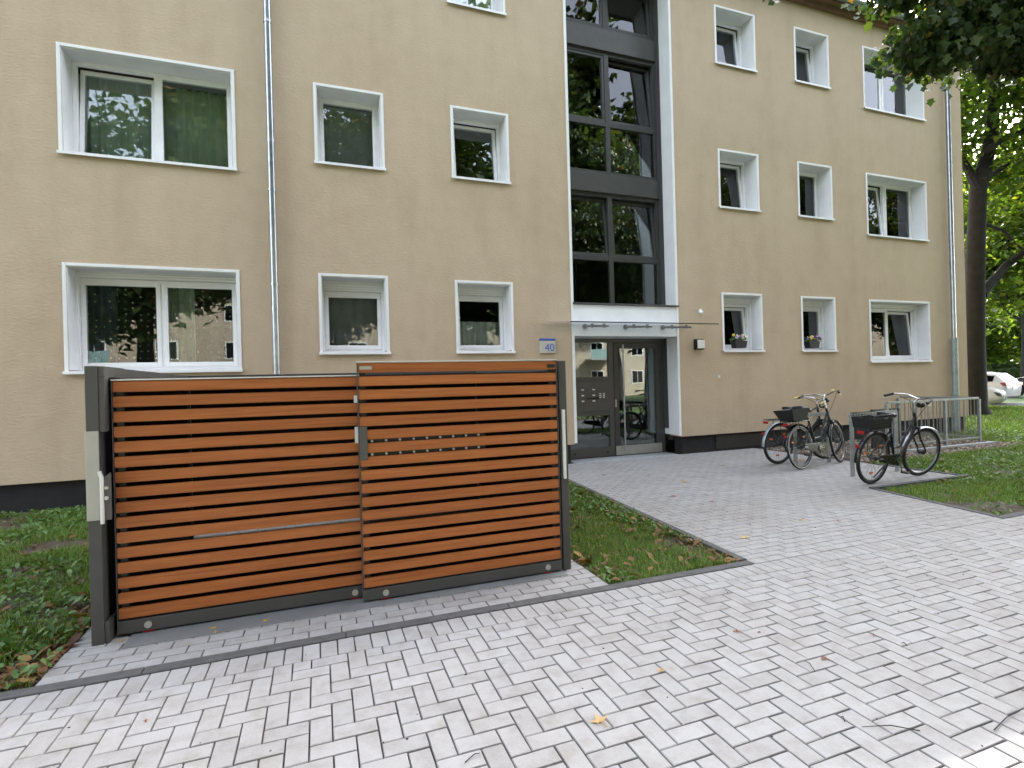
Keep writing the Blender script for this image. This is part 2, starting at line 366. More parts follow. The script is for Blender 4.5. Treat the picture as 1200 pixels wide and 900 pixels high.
for idx, (x, y, hor) in enumerate(full):
    z = rng.uniform(-.0012, .0012)
    if idx in top:
        o = link('paver', meshes[hor], pavement, (x, y, z)); o.rotation_euler = (rng.gauss(0, .004), rng.gauss(0, .004), rng.gauss(0, .006))
    else:
        a, b = (hw, hh) if hor else (hh, hw); q = rng.gauss(0, .006); c, s = math.cos(q), math.sin(q)
        V, F = paver_bm([(x+u*c-v*s, y+u*s+v*c) for u, v in ((-a, -b), (a, -b), (a, b), (-a, b))], z=z, tilt=(rng.gauss(0, .004), rng.gauss(0, .004)))
        rest.add(V, F)
for q in cutp:
    V, F = paver_bm(q, z=rng.uniform(-.001, .001)); rest.add(V, F)
rest.build('paver_field', 'paver', pavement, kind='stuff')
# smooth slab strip before the door and edging stones
structure(MB().box(4.0, 6.95, -.02, .0, -.05, .004).box(4.36, 6.64, .0, .47, -.05, .004).build('door_slab', 'concrete', bevel=.004))
def kerb_run(name, p, q, w, side, z=.006):
    k = structure(empty(name, (*p, 0))); d = Vector((q[0]-p[0], q[1]-p[1], 0)); L = d.length; d.normalize(); nrm = Vector((-d.y, d.x, 0))*side*w
    n = max(1, round(L)); st = L/n; dv = Vector
    for i in range(n):
        a = d*(i*st+.002); b = d*((i+1)*st-.002)
        V = [a, b, b+nrm, a+nrm]; m = MB().add([(v.x, v.y, -.12) for v in V]+[(v.x, v.y, z) for v in V], [(0, 3, 2, 1), (4, 5, 6, 7), (0, 1, 5, 4), (1, 2, 6, 5), (2, 3, 7, 6), (3, 0, 4, 7)])
        m.build('kerb_stone', 'kerb_concrete', k, bevel=.005)
kerb_run('kerb_front', (-6.1, -5.35), (3.22, -5.35), .083, 1)
kerb_run('kerb_path', (3.225, -5.262), (3.655, .02), .07, 1, .012)
kerb_run('kerb_lawn_front', (6.40, -5.35), (15.0, -5.35), .083, 1)
kerb_run('kerb_lawn_side', (6.415, -5.262), (6.675, -3.80), .07, -1)
kerb_run('kerb_bike_slab', (6.68, -3.76), (8.62, -3.76), .07, -1, .02)
kerb_run('kerb_bike_end', (8.55, -3.755), (8.55, -2.5), .07, -1, .012)

# ================================================================== APARTMENT BUILDING
H = 2.9366; BO = (5.7, 0, 0); X0B, X1B, DEPTH, EAVE = -11.0, 15.47, 11.0, 9.74
building = tag(empty('apartment_building', BO), 'three storey beige rendered apartment block with white framed windows and glazed stairwell', 'building')
def bp(m, name, mat, parent=None, **kw): return m.build(name, mat, parent or building, org=BO, **kw)
COLS = [(-3.174, -1.055, 1.780, 3.262), (.027, 1.083, 2.023, 3.268), (2.181, 3.215, 2.026, 3.250), (7.749, 8.808, 2.024, 3.233), (9.896, 10.918, 2.018, 3.226), (11.994, 14.076, 1.758, 3.213)]
XTRA = [(-9.0, -7.95, 2.023, 3.268), (-6.7, -4.6, 1.78, 3.262)]
TR = .042
holes = []
for c in COLS+XTRA:
    for k in range(3): holes.append((c[0]+TR, c[1]-TR, c[2]+.02+k*H, c[3]-TR+k*H))
SX0, SX1 = 4.335, 6.675
holes.append((SX0, SX1, -1, 9.55))
def wall_sheet():
    xs = sorted({X0B, X1B, *[h[0] for h in holes], *[h[1] for h in holes]}); zs = sorted({.355, EAVE, *[h[2] for h in holes if h[2] > 0], *[h[3] for h in holes]})
    solid = {}
    for i in range(len(xs)-1):
        for j in range(len(zs)-1):
            cx, cz = (xs[i]+xs[i+1])/2, (zs[j]+zs[j+1])/2
            solid[i, j] = not any(h[0] < cx < h[1] and h[2] < cz < h[3] for h in holes)
    m = MB(); D = .36
    for (i, j), s in solid.items():
        if not s: continue
        a, b, c, d = xs[i], xs[i+1], zs[j], zs[j+1]
        m.add([(a, 0, c), (b, 0, c), (b, 0, d), (a, 0, d)], [(0, 1, 2, 3)]); m.add([(a, D, c), (b, D, c), (b, D, d), (a, D, d)], [(3, 2, 1, 0)])
        for di, dj, e in ((-1, 0, (a, c, a, d)), (1, 0, (b, c, b, d)), (0, -1, (a, c, b, c)), (0, 1, (a, d, b, d))):
            if not solid.get((i+di, j+dj), False):
                m.add([(e[0], 0, e[1]), (e[2], 0, e[3]), (e[2], D, e[3]), (e[0], D, e[1])], [(0, 1, 2, 3)])
    return m
wall = bp(wall_sheet(), 'wall', 'plaster')
bp(MB().box(X1B-.36, X1B, .361, DEPTH, .355, EAVE).box(X0B, X0B+.36, .361, DEPTH, .355, EAVE).box(X0B, X1B, DEPTH-.36+.361, DEPTH+.361, .355, EAVE), 'side_wall', 'plaster')
pl = MB(); PY = .055
pl.box(X0B+.05, SX0-.06, PY, .3, -.2, .358).box(SX1+.06, X1B-.05, PY, .3, -.2, .358).box(X1B-.3, X1B-.05, .3, DEPTH, -.2, .358)
plinth = bp(pl, 'plinth', 'plinth')
for x0, x1 in ((7.55, 8.95), (10.1, 10.95), (-2.6, -1.6)):  bp(MB().box(x0, x1, PY-.012, PY+.02, .05, .31), 'basement_panel', 'black_plastic', plinth)
flo = MB()
for k in range(4): flo.box(X0B+.4, SX0-.1, .40, DEPTH-.4, .25+k*H, .5+k*H).box(SX1+.1, X1B-.4, .40, DEPTH-.4, .25+k*H, .5+k*H)
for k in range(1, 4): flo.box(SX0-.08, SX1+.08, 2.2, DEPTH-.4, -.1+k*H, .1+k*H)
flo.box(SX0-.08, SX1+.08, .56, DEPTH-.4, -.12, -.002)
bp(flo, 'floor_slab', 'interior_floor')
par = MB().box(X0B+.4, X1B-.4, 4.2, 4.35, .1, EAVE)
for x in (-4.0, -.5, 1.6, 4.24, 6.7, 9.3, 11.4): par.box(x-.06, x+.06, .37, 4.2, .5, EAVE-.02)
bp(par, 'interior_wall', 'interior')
# roof, eaves, gutter
OV = .2; ry = DEPTH/2+.18; rz = EAVE+.25+ry*.70
roof = bp(MB().prism([(-OV, EAVE+.16), (-OV, EAVE+.06), (ry, rz-.12), (DEPTH+.36+OV, EAVE+.06), (DEPTH+.36+OV, EAVE+.16), (ry, rz)], X0B-.25, X1B+.25, 'yz'), 'roof', 'roof_tile')
bp(MB().prism([(.0, EAVE), (DEPTH+.36, EAVE), (ry, rz-.2)], X1B-.3, X1B, 'yz').prism([(.0, EAVE), (DEPTH+.36, EAVE), (ry, rz-.2)], X0B, X0B+.3, 'yz'), 'gable', 'plaster')
bp(MB().box(X0B-.2, X1B+.2, -OV, 0.0, EAVE-.01, EAVE+.03).box(X0B-.2, X1B+.2, -.09, -.001, EAVE-.12, EAVE-.012), 'soffit', 'soffit', roof)
gp = [(-OV-.13+.075*math.cos(a), EAVE+.05+.075*math.sin(a)) for a in [math.pi+i*math.pi/8 for i in range(9)]]
gp = [(-OV-.065+.075*math.cos(a), EAVE+.07+.075*math.sin(a)) for a in [math.pi+i*math.pi/8 for i in range(9)]]+[(-OV-.065+.066*math.cos(a), EAVE+.07+.066*math.sin(a)) for a in [2*math.pi-i*math.pi/8 for i in range(9)]]
gut = bp(MB().prism(gp, X0B-.25, X1B+.25, 'yz'), 'gutter', 'gutter_zinc', roof)
def downpipe(x, low):
    m = MB().tube([(x, -.09, .02 if not low else 2.25), (x, -.09, EAVE-.55), (x, -.16, EAVE-.35), (x, -OV-.02, EAVE-.08), (x, -OV-.06, EAVE+.02)], .05, 14)
    p = bp(m, 'downpipe', 'zinc_pipe', smooth=True)
    for z in (4.45, 6.95, 1.95+1.1) if not low else (4.2, 6.6, 8.6): bp(MB().tube([(x, -.09, z-.02), (x, -.09, z+.02)], .058, 14).tube([(x, -.09, z), (x, .02, z)], .009, 6), 'pipe_clamp', 'zinc_pipe', p, smooth=True)
    for z in (5.2, 7.4, 2.7): bp(MB().tube([(x, -.09, z-.05), (x, -.09, z+.01)], .0545, 14), 'pipe_sleeve', 'zinc_pipe', p, smooth=True)
    if low:
        s = bp(MB().tube([(x, -.09, -.05), (x, -.09, 2.33)], .068, 14), 'standpipe', 'cast_pipe', p, smooth=True)
        for z in (.95, 1.9, 2.3): bp(MB().tube([(x, -.09, z-.04), (x, -.09, z+.02)], .079, 14), 'pipe_collar', 'cast_pipe', p, smooth=True)
downpipe(-.583, False); downpipe(14.82, True)
# ---------------- windows
FY = .315     # outer face of the window frame
def rot_x(m, y, z, ang):
    return m.xform(Matrix.Translation((0, y, z)) @ Matrix.Rotation(ang, 4, 'X') @ Matrix.Translation((0, -y, -z)))
def curtain_sheet(x0, x1, z0, z1, y, amp=.03, per=.11, seed=0):
    r = random.Random(seed); n = max(8, int((x1-x0)/.018)); V = []; F = []; ph = r.uniform(0, 6)
    for i in range(n+1):
        x = x0+(x1-x0)*i/n; d = amp*math.sin(2*math.pi*x/per+ph+.8*math.sin(x*7+ph))+amp*.4*math.sin(x*31)
        V += [(x, y+d, z0), (x, y+d*.8, z1)]
    for i in range(n): F.append((2*i, 2*i+2, 2*i+3, 2*i+1))
    return MB().add(V, F)
def window(c, k, sashes, shutter=0, drape=None, label=None, seed=0):
    """sashes: list of (fraction, tilt_degrees)"""
    x0, x1, z0, z1 = c[0], c[1], c[2]+k*H, c[3]+k*H
    ix0, ix1, iz0, iz1 = x0+TR, x1-TR, z0+.02, z1-TR
    fw = .052; fy0, fy1 = FY, FY+.07; zt = iz1-shutter; zb = iz0+.03
    m = MB()
    m.box(ix0+.012, ix0+fw+.012, fy0, fy1, zb, zt).box(ix1-fw-.012, ix1-.012, fy0, fy1, zb, zt).box(ix0+fw+.012, ix1-fw-.012, fy0, fy1, zt-fw, zt-.001).box(ix0+fw+.012, ix1-fw-.012, fy0, fy1, zb, zb+fw)
    ax0, ax1 = ix0+fw+.012, ix1-fw-.012; az0, az1 = zb+fw, zt-fw
    xs = [ax0]; tot = ax1-ax0
    for f, _ in sashes: xs.append(xs[-1]+f*tot)
    for x in xs[1:-1]: m.box(x-.03, x+.03, fy0, fy1, az0+.0005, az1-.0005)
    w = bp(m, 'window', 'white_pvc', bevel=.004)
    if label: w['label'] = label
    t = MB(); e = .013
    t.box(x0, x0+TR-.001, -e, .001, z0+.02, z1).box(x1-TR+.001, x1, -e, .001, z0+.02, z1).box(x0+TR, x1-TR, -e, .001, z1-TR+.001, z1)
    bp(t, 'trim', 'white_trim', w, bevel=.003)
    r = MB(); q = .012
    r.box(ix0-.001, ix0+q, .002, .36, iz0+.031, iz1-q-.0005).box(ix1-q, ix1+.001, .002, .36, iz0+.031, iz1-q-.0005).box(ix0-.001, ix1+.001, .002, .36, iz1-q, iz1+.001)
    bp(r, 'reveal', 'reveal_paint', w)
    bp(MB().prism([(-.045, z0-.012), (-.04, z0-.012), (-.038, z0+.018), (.34, z0+.045), (.34, z0+.05), (-.045, z0+.028)], x0-.012, x1+.012, 'yz'), 'sill', 'white_sill', w, bevel=.003)
    if shutter:
        s = MB().box(ix0+q, ix1-q, FY-.05, FY+.2, zt+.001, iz1-q)
        sb = bp(s, 'shutter_box', 'reveal_paint', w)
        l = MB()
        for i in range(3): l.box(ix0+q, ix1-q, FY-.058-.006*i, FY-.052, zt+.012+i*.035, zt+.030+i*.035)
        l.box(ix0+q, ix0+q+.03, FY-.06, FY-.001, zb, zt).box(ix1-q-.03, ix1-q, FY-.06, FY-.001, zb, zt)
        bp(l, 'shutter_rail', 'white_pvc', w)
    for i, (f, tilt) in enumerate(sashes):
        a, b = xs[i]+(.03 if i else 0)-.012, xs[i+1]-(.03 if i < len(sashes)-1 else 0)+.012
        c0, c1 = az0-.012, az1+.012; sw = .055; sy0, sy1 = fy0-.012+.0, fy0+.05
        if tilt: a += .016; b -= .016; c0 += .014; c1 -= .016; sy0 += .02; sy1 += .02
        s = MB().box(a, a+sw, sy0, sy1, c0, c1).box(b-sw, b, sy0, sy1, c0, c1).box(a+sw, b-sw, sy0, sy1, c1-sw, c1).box(a+sw, b-sw, sy0, sy1, c0, c0+sw+.01)
        p = MB().box(a+sw-.006, b-sw+.006, sy0+.02, sy0+.028, c0+sw+.004, c1-sw+.006)
        if tilt: rot_x(s, sy0, c0, -R_(tilt)); rot_x(p, sy0, c0, -R_(tilt))
        bp(s, 'sash', 'white_pvc', w, bevel=.004); bp(p, 'pane', 'glass', w)
    if drape:
        for j, (mt, f0, f1, dz, amp, per) in enumerate(drape):
            yb = FY+.2+(.12 if any(q[1] for q in sashes) else 0)
            bp(curtain_sheet(ix0+f0*(ix1-ix0), ix0+f1*(ix1-ix0), iz0-.1, iz1-dz*(iz1-iz0)+.05, yb+.03*j, amp, per, seed+j), 'curtain', mt, w, smooth=True)
    return w
T = 5
green = [('curtain_green', -.2, 1.2, 0, .03, .12)]; blind = [('blind_grey', -.2, 1.2, 0, .004, .3)]; white = [('curtain_white', -.2, 1.2, 0, .02, .09)]
window(COLS[0], 0, [(.5, 0), (.5, 0)], .10, [('dotted_net', -.1, 1.1, 0, .01, .3), ('blue_curtain', -.1, .2, 0, .03, .1), ('curtain_green', .50, .68, 0, .03, .1)], 'wide window with dotted lace curtain behind the slatted box', 1)
window(COLS[0], 1, [(.5, T), (.5, 0)], 0, green, 'wide window with green curtains and tilted left sash', 2)
window(COLS[0], 2, [(.5, 0), (.5, 0)], 0, white, seed=3)
window(COLS[1], 0, [(1, 0)], .18, [('blind_grey', -.2, 1.2, 0, .01, .2)], seed=4)
window(COLS[1], 1, [(1, 0)], 0, blind, seed=5); window(COLS[1], 2, [(1, 0)], 0, white, seed=6)
window(COLS[2], 0, [(1, 0)], .16, [('curtain_white', -.2, 1.2, .55, .02, .1)], seed=7); window(COLS[2], 1, [(1, T)], 0, None, seed=8); window(COLS[2], 2, [(1, 0)], 0, white, seed=9)
window(COLS[3], 0, [(1, T)], .14, [('curtain_white', -.2, 1.2, .45, .02, .08)], seed=10); window(COLS[3], 1, [(1, T)], 0, white, seed=11); window(COLS[3], 2, [(1, T)], 0, blind, seed=12)
window(COLS[4], 0, [(1, 0)], .14, blind, seed=13); window(COLS[4], 1, [(1, 0)], 0, blind, seed=14); window(COLS[4], 2, [(1, T)], 0, blind, seed=15)
window(COLS[5], 0, [(.5, 0), (.5, T)], .10, blind, seed=16); window(COLS[5], 1, [(.5, T), (.5, 0)], 0, blind, seed=17); window(COLS[5], 2, [(.5, 0), (.5, 0)], 0, white, seed=18)
for k in range(3):
    window(XTRA[0], k, [(1, 0)], 0, blind, seed=20+k); window(XTRA[1], k, [(.5, 0), (.5, 0)], 0, white, seed=30+k)
# ---------------- stairwell shaft
GY = .50
t = MB(); e = .014
t.box(SX0, SX0+.05, -e, .001, .375, 9.55).box(SX1-.05, SX1, -e, .001, .375, 9.55)
shaft = bp(t, 'stair_trim', 'white_trim', bevel=.003)
bp(MB().box(SX0-.001, SX0+.014, .002, GY+.05, .38, 9.55).box(SX1-.014, SX1+.001, .002, GY+.05, .38, 9.55).box(SX0, SX1, .003, GY+.05, 9.50, 9.552), 'reveal', 'reveal_paint', shaft)
bp(MB().box(SX0+.014, SX1-.014, .012, GY-.002, 2.325, 2.90), 'lintel', 'reveal_paint', shaft, bevel=.004)
bp(MB().box(SX0+.051, SX1-.051, -.006, .0125, 2.325, 2.90), 'lintel_face', 'white_trim', shaft, bevel=.003)
bp(MB().box(SX0+.03, SX1-.0, -.045, GY, 2.905, 2.935), 'stair_sill', 'anthracite', shaft, bevel=.003)
gx0, gx1, gm = SX0+.016, SX1-.016, 5.505
fr = MB(); fw = .075
levels = [(2.945, 3.91, 5.19), (5.56, 6.57, 8.0), (8.42, 8.42, 9.49)]
fr.box(gx0, gx0+fw, GY, GY+.09, 2.94, 9.5).box(gx1-fw, gx1, GY, GY+.09, 2.94, 9.5)
for lo, mid, hi in levels:
    fr.box(gm-.05, gm+.05, GY+.001, GY+.089, lo, hi)
    for a, b in ((gx0+fw, gm-.05), (gm+.05, gx1-fw)):
        fr.box(a, b, GY+.0015, GY+.088, lo, lo+.07).box(a, b, GY+.0015, GY+.088, hi-.07, hi)
        if mid > lo: fr.box(a, b, GY+.0015, GY+.088, mid-.045, mid+.045)
stairwin = bp(fr, 'stair_window', 'anthracite', bevel=.004)
for z0, z1 in ((5.19, 5.56), (8.0, 8.42)):
    bp(MB().box(gx0+.002, gx1+.012, GY-.05, GY+.02, z0, z1), 'spandrel_panel', 'anthracite_light', stairwin, bevel=.005)
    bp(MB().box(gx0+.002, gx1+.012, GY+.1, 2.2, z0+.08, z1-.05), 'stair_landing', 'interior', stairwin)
for li, (lo, mid, hi) in enumerate(levels):
    parts = [(lo+.07, mid-.045), (mid+.045, hi-.07)] if mid > lo else [(lo+.07, hi-.07)]
    for pi, (z0, z1) in enumerate(parts):
        for xi, (a, b) in enumerate(((gx0+fw, gm-.05), (gm+.05, gx1-fw))):
            upper = pi == len(parts)-1; tilt = 5 if upper and xi == 1 or (li == 0 and upper) else 0
            s = MB().box(a+.004, a+.054, GY+.012, GY+.07, z0+.004, z1-.004).box(b-.054, b-.004, GY+.012, GY+.07, z0+.004, z1-.004).box(a+.054, b-.054, GY+.012, GY+.07, z0+.004, z0+.054).box(a+.054, b-.054, GY+.012, GY+.07, z1-.054, z1-.004)
            p = MB().box(a+.05, b-.05, GY+.035, GY+.045, z0+.05, z1-.05)
            if not upper:
                s = None; p = MB().box(a-.005, b+.005, GY+.035, GY+.045, z0-.005, z1+.005)
            if tilt: rot_x(s, GY+.012, z0, -R_(tilt)); rot_x(p, GY+.012, z0, -R_(tilt))
            if s: bp(s, 'sash', 'anthracite', stairwin, bevel=.003)
            bp(p, 'pane', 'glass', stairwin)
# ---------------- entrance
EY = .50; ex0, ex1 = SX0+.016, SX1-.016; em = 5.43
f = MB(); zt = 2.45
f.box(ex0, ex0+.06, EY, EY+.08, .01, zt).box(ex1-.09, ex1, EY, EY+.08, .01, zt).box(em-.055, em+.055, EY+.001, EY+.079, .01, zt).box(ex0+.06, em-.055, EY+.001, EY+.079, 2.25, zt).box(em+.055, ex1-.09, EY+.001, EY+.079, 2.25, zt)
f.box(ex0+.06, em-.055, EY+.001, EY+.079, 1.50, 1.58).box(ex0+.06, em-.055, EY+.001, EY+.079, .82, .90).box(ex0+.06, em-.055, EY-.004, EY+.079, .01, .19)
entry = bp(f, 'entrance_frame', 'anthracite_light', bevel=.004)
bp(MB().box(ex0+.055, em-.05, EY+.03, EY+.04, 1.575, 2.255), 'pane', 'glass_door', entry); bp(MB().box(ex0+.055, em-.05, EY+.03, EY+.04, .185, .825), 'pane', 'glass_door', entry)
bp(MB().box(ex0+.062, em-.057, EY-.008, EY+.07, .902, 1.498), 'mailbox_panel', 'anthracite_light', entry, bevel=.003)
for ci, x in enumerate((4.78, 5.02)):
    for ri, z in enumerate((1.33, 1.22, 1.11)):
        bp(MB().box(x-.11, x+.11, EY-.014, EY-.006, z-.045, z+.035), 'mailbox_flap', 'anthracite_light', entry, bevel=.002); bp(MB().box(x-.028, x+.028, EY-.019, EY-.013, z-.012, z+.012), 'name_plate', 'plate_white', entry)
for x in (5.17, 5.25):
    for z in (1.245, 1.21, 1.175): bp(MB().box(x-.025, x+.018, EY-.016, EY-.007, z-.011, z+.011), 'bell_button', 'alu_light', entry)
bp(MB().box(4.86, 5.13, EY-.03, EY-.006, 1.145, 1.17).box(5.06, 5.1, EY-.04, EY-.006, 1.135, 1.185), 'letter_in_slot', 'black_plastic', entry)
bp(MB().tube([(4.58, EY-.001, .1), (4.58, EY-.02, .1)], .018, 8), 'vent_knob', 'black_plastic', entry); bp(MB().tube([(5.30, EY-.001, .1), (5.30, EY-.02, .1)], .018, 8), 'vent_knob', 'black_plastic', entry)
dx0, dx1 = em+.058, ex1-.094
d = MB().box(dx0, dx0+.1, EY-.012, EY+.06, .012, 2.24).box(dx1-.1, dx1, EY-.012, EY+.06, .012, 2.24).box(dx0+.1, dx1-.1, EY-.012, EY+.06, 2.13, 2.24).box(dx0+.1, dx1-.1, EY-.012, EY+.06, .012, .2)
door = bp(d, 'entrance_door', 'anthracite', bevel=.004)
bp(MB().box(dx0+.095, dx1-.095, EY+.02, EY+.03, .195, 2.135), 'pane', 'glass_door', door); bp(MB().box(dx0+.003, dx1-.003, EY-.018, EY-.011, .016, .2), 'kick_plate', 'alu_dull', door)
hx = dx0+.17
bp(MB().tube([(hx, EY-.085, .13), (hx, EY-.085, 2.2)], .016, 10).tube([(hx, EY-.085, .25), (hx, EY, .25)], .01, 8).tube([(hx, EY-.085, 2.08), (hx, EY, 2.08)], .01, 8), 'pull_handle', 'stainless', door, smooth=True)
bp(MB().tube([(dx0+.02, EY-.012, 1.05), (dx0+.02, EY-.03, 1.05)], .014, 10).box(dx0+.004, dx0+.036, EY-.018, EY-.011, .97, 1.12), 'lock_plate', 'stainless', door)
# glass canopy on three brackets
can = tag(empty('glass_canopy', (5.3, 0, 2.5)), 'thin glass canopy on three steel arms above the entrance door', 'canopy'); CO = (5.3, 0, 2.5)
MB().add([(3.83, -1.0, 2.452), (6.76, -1.0, 2.452), (6.76, -.02, 2.566), (3.83, -.02, 2.566), (3.83, -1.0, 2.464), (6.76, -1.0, 2.464), (6.76, -.02, 2.578), (3.83, -.02, 2.578)],
         [(0, 3, 2, 1), (4, 5, 6, 7), (0, 1, 5, 4), (1, 2, 6, 5), (2, 3, 7, 6), (3, 0, 4, 7)]).build('canopy_pane', 'canopy_glass', can, org=CO)
MB().box(3.82, 6.77, -1.008, -.998, 2.450, 2.468).build('edge_profile', 'steel_frame_grey', can, org=CO)
for x in (4.60, 5.46, 6.30):
    a = MB().tube([(x, -.014, 2.50), (x, -.06, 2.50), (x, -.86, 2.41)], [.03, .022, .014], 10).disc((x, -.018, 2.50), (0, 1, 0), .05, .02)
    arm = a.build('bracket_arm', 'stainless', can, smooth=True, org=CO)
    for y in (-.3, -.72): MB().tube([(x, y, 2.47+(y+.06)*.11), (x, y, 2.535+(y+.02)*.115)], .02, 10).disc((x, y, 2.545+(y)*.115), (0, 0, 1), .032, .014).build('glass_clamp', 'stainless', arm, smooth=True, org=CO)

# ---------------- small things on the facade
def text_mesh(txt, size, mat, depth=.002):
    cu = bpy.data.curves.new('t', 'FONT'); cu.body = txt; cu.size = size; cu.extrude = depth; cu.align_x = 'CENTER'
    o = bpy.data.objects.new('t', cu); COL.objects.link(o); bpy.context.view_layer.update()
    me = bpy.data.meshes.new_from_object(o.evaluated_get(bpy.context.evaluated_depsgraph_get())); bpy.data.objects.remove(o)
    me.materials.clear(); me.materials.append(MATS[mat]); return me
s = tag(empty('house_number_sign', (3.84, 0, 2.14)), 'small house number plate reading 40 with blue top strip', 'sign'); SO = (3.84, 0, 2.14)
MB().box(3.69, 3.99, -.035, -.001, 2.015, 2.235).build('plate', 'sign_plate', s, org=SO, bevel=.004); MB().box(3.69, 3.99, -.038, -.001, 2.237, 2.275).build('blue_strip', 'blue_enamel', s, org=SO, bevel=.003)
o = link('number', text_mesh('40', .19, 'blue_enamel'), s, (.035, -.036, -.09)); o.rotation_euler = (R_(90), 0, 0)
s = tag(empty('wall_lamp', (7.11, 0, 2.17)), 'square black wall lamp with white front beside the entrance', 'lamp'); SO = (7.11, 0, 2.17)
MB().box(7.02, 7.22, -.09, -.001, 2.065, 2.275).build('housing', 'black_plastic', s, org=SO, bevel=.01); MB().box(7.045, 7.215, -.105, -.088, 2.085, 2.255).build('diffuser', 'plate_white', s, org=SO, bevel=.006)
s = tag(empty('motion_sensor', (7.2, 0, 2.82)), 'tiny white motion sensor on the render above the wall lamp', 'sensor'); SO = (7.2, 0, 2.82)
MB().box(7.17, 7.23, -.03, -.001, 2.80, 2.88).build('mount', 'white_pvc', s, org=SO, bevel=.005); MB().tube([(7.2, -.03, 2.82), (7.2, -.08, 2.80)], [.03, .022], 12).build('sensor_head', 'white_pvc', s, org=SO, smooth=True)
tag(MB().disc((7.62, -.006, 1.52), (0, 1, 0), .035, .012, 14).build('wall_plug', 'alu_light'), 'small round pale cover on the render between entrance and bicycles', 'cover')
def flower_pot(x, z, label, seed):
    y = .06; L = (x, y, z); r = random.Random(seed)
    p = tag(empty('flower_pot', L), label, 'flower pot', 'flower pots on the sills')
    MB().prism([(-.13, .0), (.13, .0), (.165, .15), (-.165, .15)], -.07, .07).build('pot', 'black_plastic', p, bevel=.006)
    lv = MB(); fl = {'petal_yellow': MB(), 'petal_purple': MB(), 'petal_white': MB()}
    for i in range(70):
        c = Vector((r.uniform(-.18, .18), r.uniform(-.09, .09), .15+r.uniform(0, .09))); d = Vector((r.gauss(0, 1), r.gauss(0, 1), r.gauss(0, 1)+.6)).normalized(); u = d.cross(Vector((r.random(), 1, .3))).normalized(); w = d.cross(u)
        lv.add([c-u*.025, c-w*.012, c+u*.025, c+w*.012], [(0, 1, 2, 3)])
    for i in range(16):
        c = Vector((r.uniform(-.19, .19), r.uniform(-.11, .05), .20+r.uniform(0, .07))); k = r.choice(list(fl)); d = Vector((r.gauss(0, .4), -1, r.gauss(.4, .4))).normalized(); u = d.cross(Vector((0, 0, 1))).normalized(); w = d.cross(u)
        pts = [c+(u*math.cos(a)+w*math.sin(a))*.03*(1+.18*math.cos(5*a)) for a in [2*math.pi*q/10 for q in range(10)]]
        fl[k].add([c+d*.008]+pts, [(0, q+1, (q+1) % 10+1) for q in range(10)])
    lv.build('leaves', 'weed_leaf', p)
    for k in fl:
        if fl[k].v: fl[k].build('blossoms', k, p)
flower_pot(8.22, 2.10, 'black pot of pansies on the ground floor sill nearest the entrance', 5)
flower_pot(10.26, 2.095, 'black pot of pansies on the sill of the narrow window right of the first pot', 8)

# ================================================================== SLATTED BOX
BX = (.28, -3.65, 0)
box = tag(empty('bicycle_box', BX), 'lockable box with two sliding doors of orange brown wooden slats in anthracite frames', 'storage box')
def xp(m, name, mat, parent=None, **kw): return m.build(name, mat, parent or box, org=BX, **kw)
ZT = 1.655
# posts, beams, side and rear walls
xp(MB().box(-1.30, -1.235, -4.86, -4.76, 0, ZT).box(-1.2345, -1.205, -4.855, -4.50, 1.585, ZT-.002).box(-1.2345, -1.205, -4.855, -4.78, 1.26, 1.585), 'corner_post', 'anthracite', bevel=.004)
xp(MB().box(-1.2345, -1.21, -4.853, -4.60, .0, .13), 'post_foot', 'anthracite', bevel=.003)
xp(MB().box(1.775, 1.84, -4.86, -4.76, 0, ZT), 'corner_post', 'anthracite', bevel=.004)
for x in (-1.30, 1.775): xp(MB().box(x, x+.065, -2.50, -2.44, 0, ZT), 'corner_post', 'anthracite', bevel=.004)
xp(MB().box(-1.298, -1.238, -4.759, -2.501, ZT-.075, ZT-.001), 'side_beam', 'anthracite', bevel=.004); xp(MB().box(1.778, 1.838, -4.759, -2.501, ZT-.075, ZT-.001), 'side_beam', 'anthracite', bevel=.004)
xp(MB().box(-1.234, 1.774, -2.498, -2.442, ZT-.075, ZT-.001), 'rear_beam', 'anthracite', bevel=.004); xp(MB().box(-1.234, 1.774, -4.70, -4.66, 1.50, 1.575), 'door_track', 'box_dark')
xp(MB().box(-1.285, -1.26, -4.755, -2.505, .0, 1.575), 'side_panel', 'box_dark'); xp(MB().box(1.80, 1.825, -4.755, -2.505, .0, 1.575), 'side_panel', 'box_dark')
xp(MB().box(-1.23, 1.77, -2.485, -2.46, .075, 1.575), 'rear_panel', 'box_dark'); xp(MB().box(-1.23, 1.77, -4.63, -2.49, 1.555, 1.572), 'roof_panel', 'box_dark')
xp(MB().box(-1.259, 1.799, -4.69, -2.60, -.03, .012), 'floor_shade', 'box_dark'); xp(MB().box(-1.12, 1.76, -4.97, -4.70, -.03, .006), 'floor_track', 'track_strip', bevel=.002)  # black sheet over the pavers imitates the shade inside the box; then door track
xp(MB().box(-1.302, -1.2355, -4.872, -4.861, .74, 1.268), 'lock_cover', 'alu_dull', bevel=.003); xp(MB().box(1.787, 1.812, -4.885, -4.861, .725, 1.268), 'lock_cover', 'alu_light', bevel=.003)
xp(MB().tube([(-1.222, -4.88, .72), (-1.222, -4.88, .99), (-1.232, -4.88, 1.03)], .011, 8), 'gas_strut', 'alu_light', smooth=True)
xp(MB().prism([(-1.232, .74), (-1.178, .74), (-1.178, 1.02), (-1.225, .985)], -4.875, -4.862), 'hinge_plate', 'anthracite_light', bevel=.002)
xp(MB().disc((-1.20, -4.878, .93), (0, 1, 0), .010, .008).disc((-1.2, -4.878, .87), (0, 1, 0), .012, .012), 'hinge_bolt', 'stainless')
SP, SH = .0925, .0665
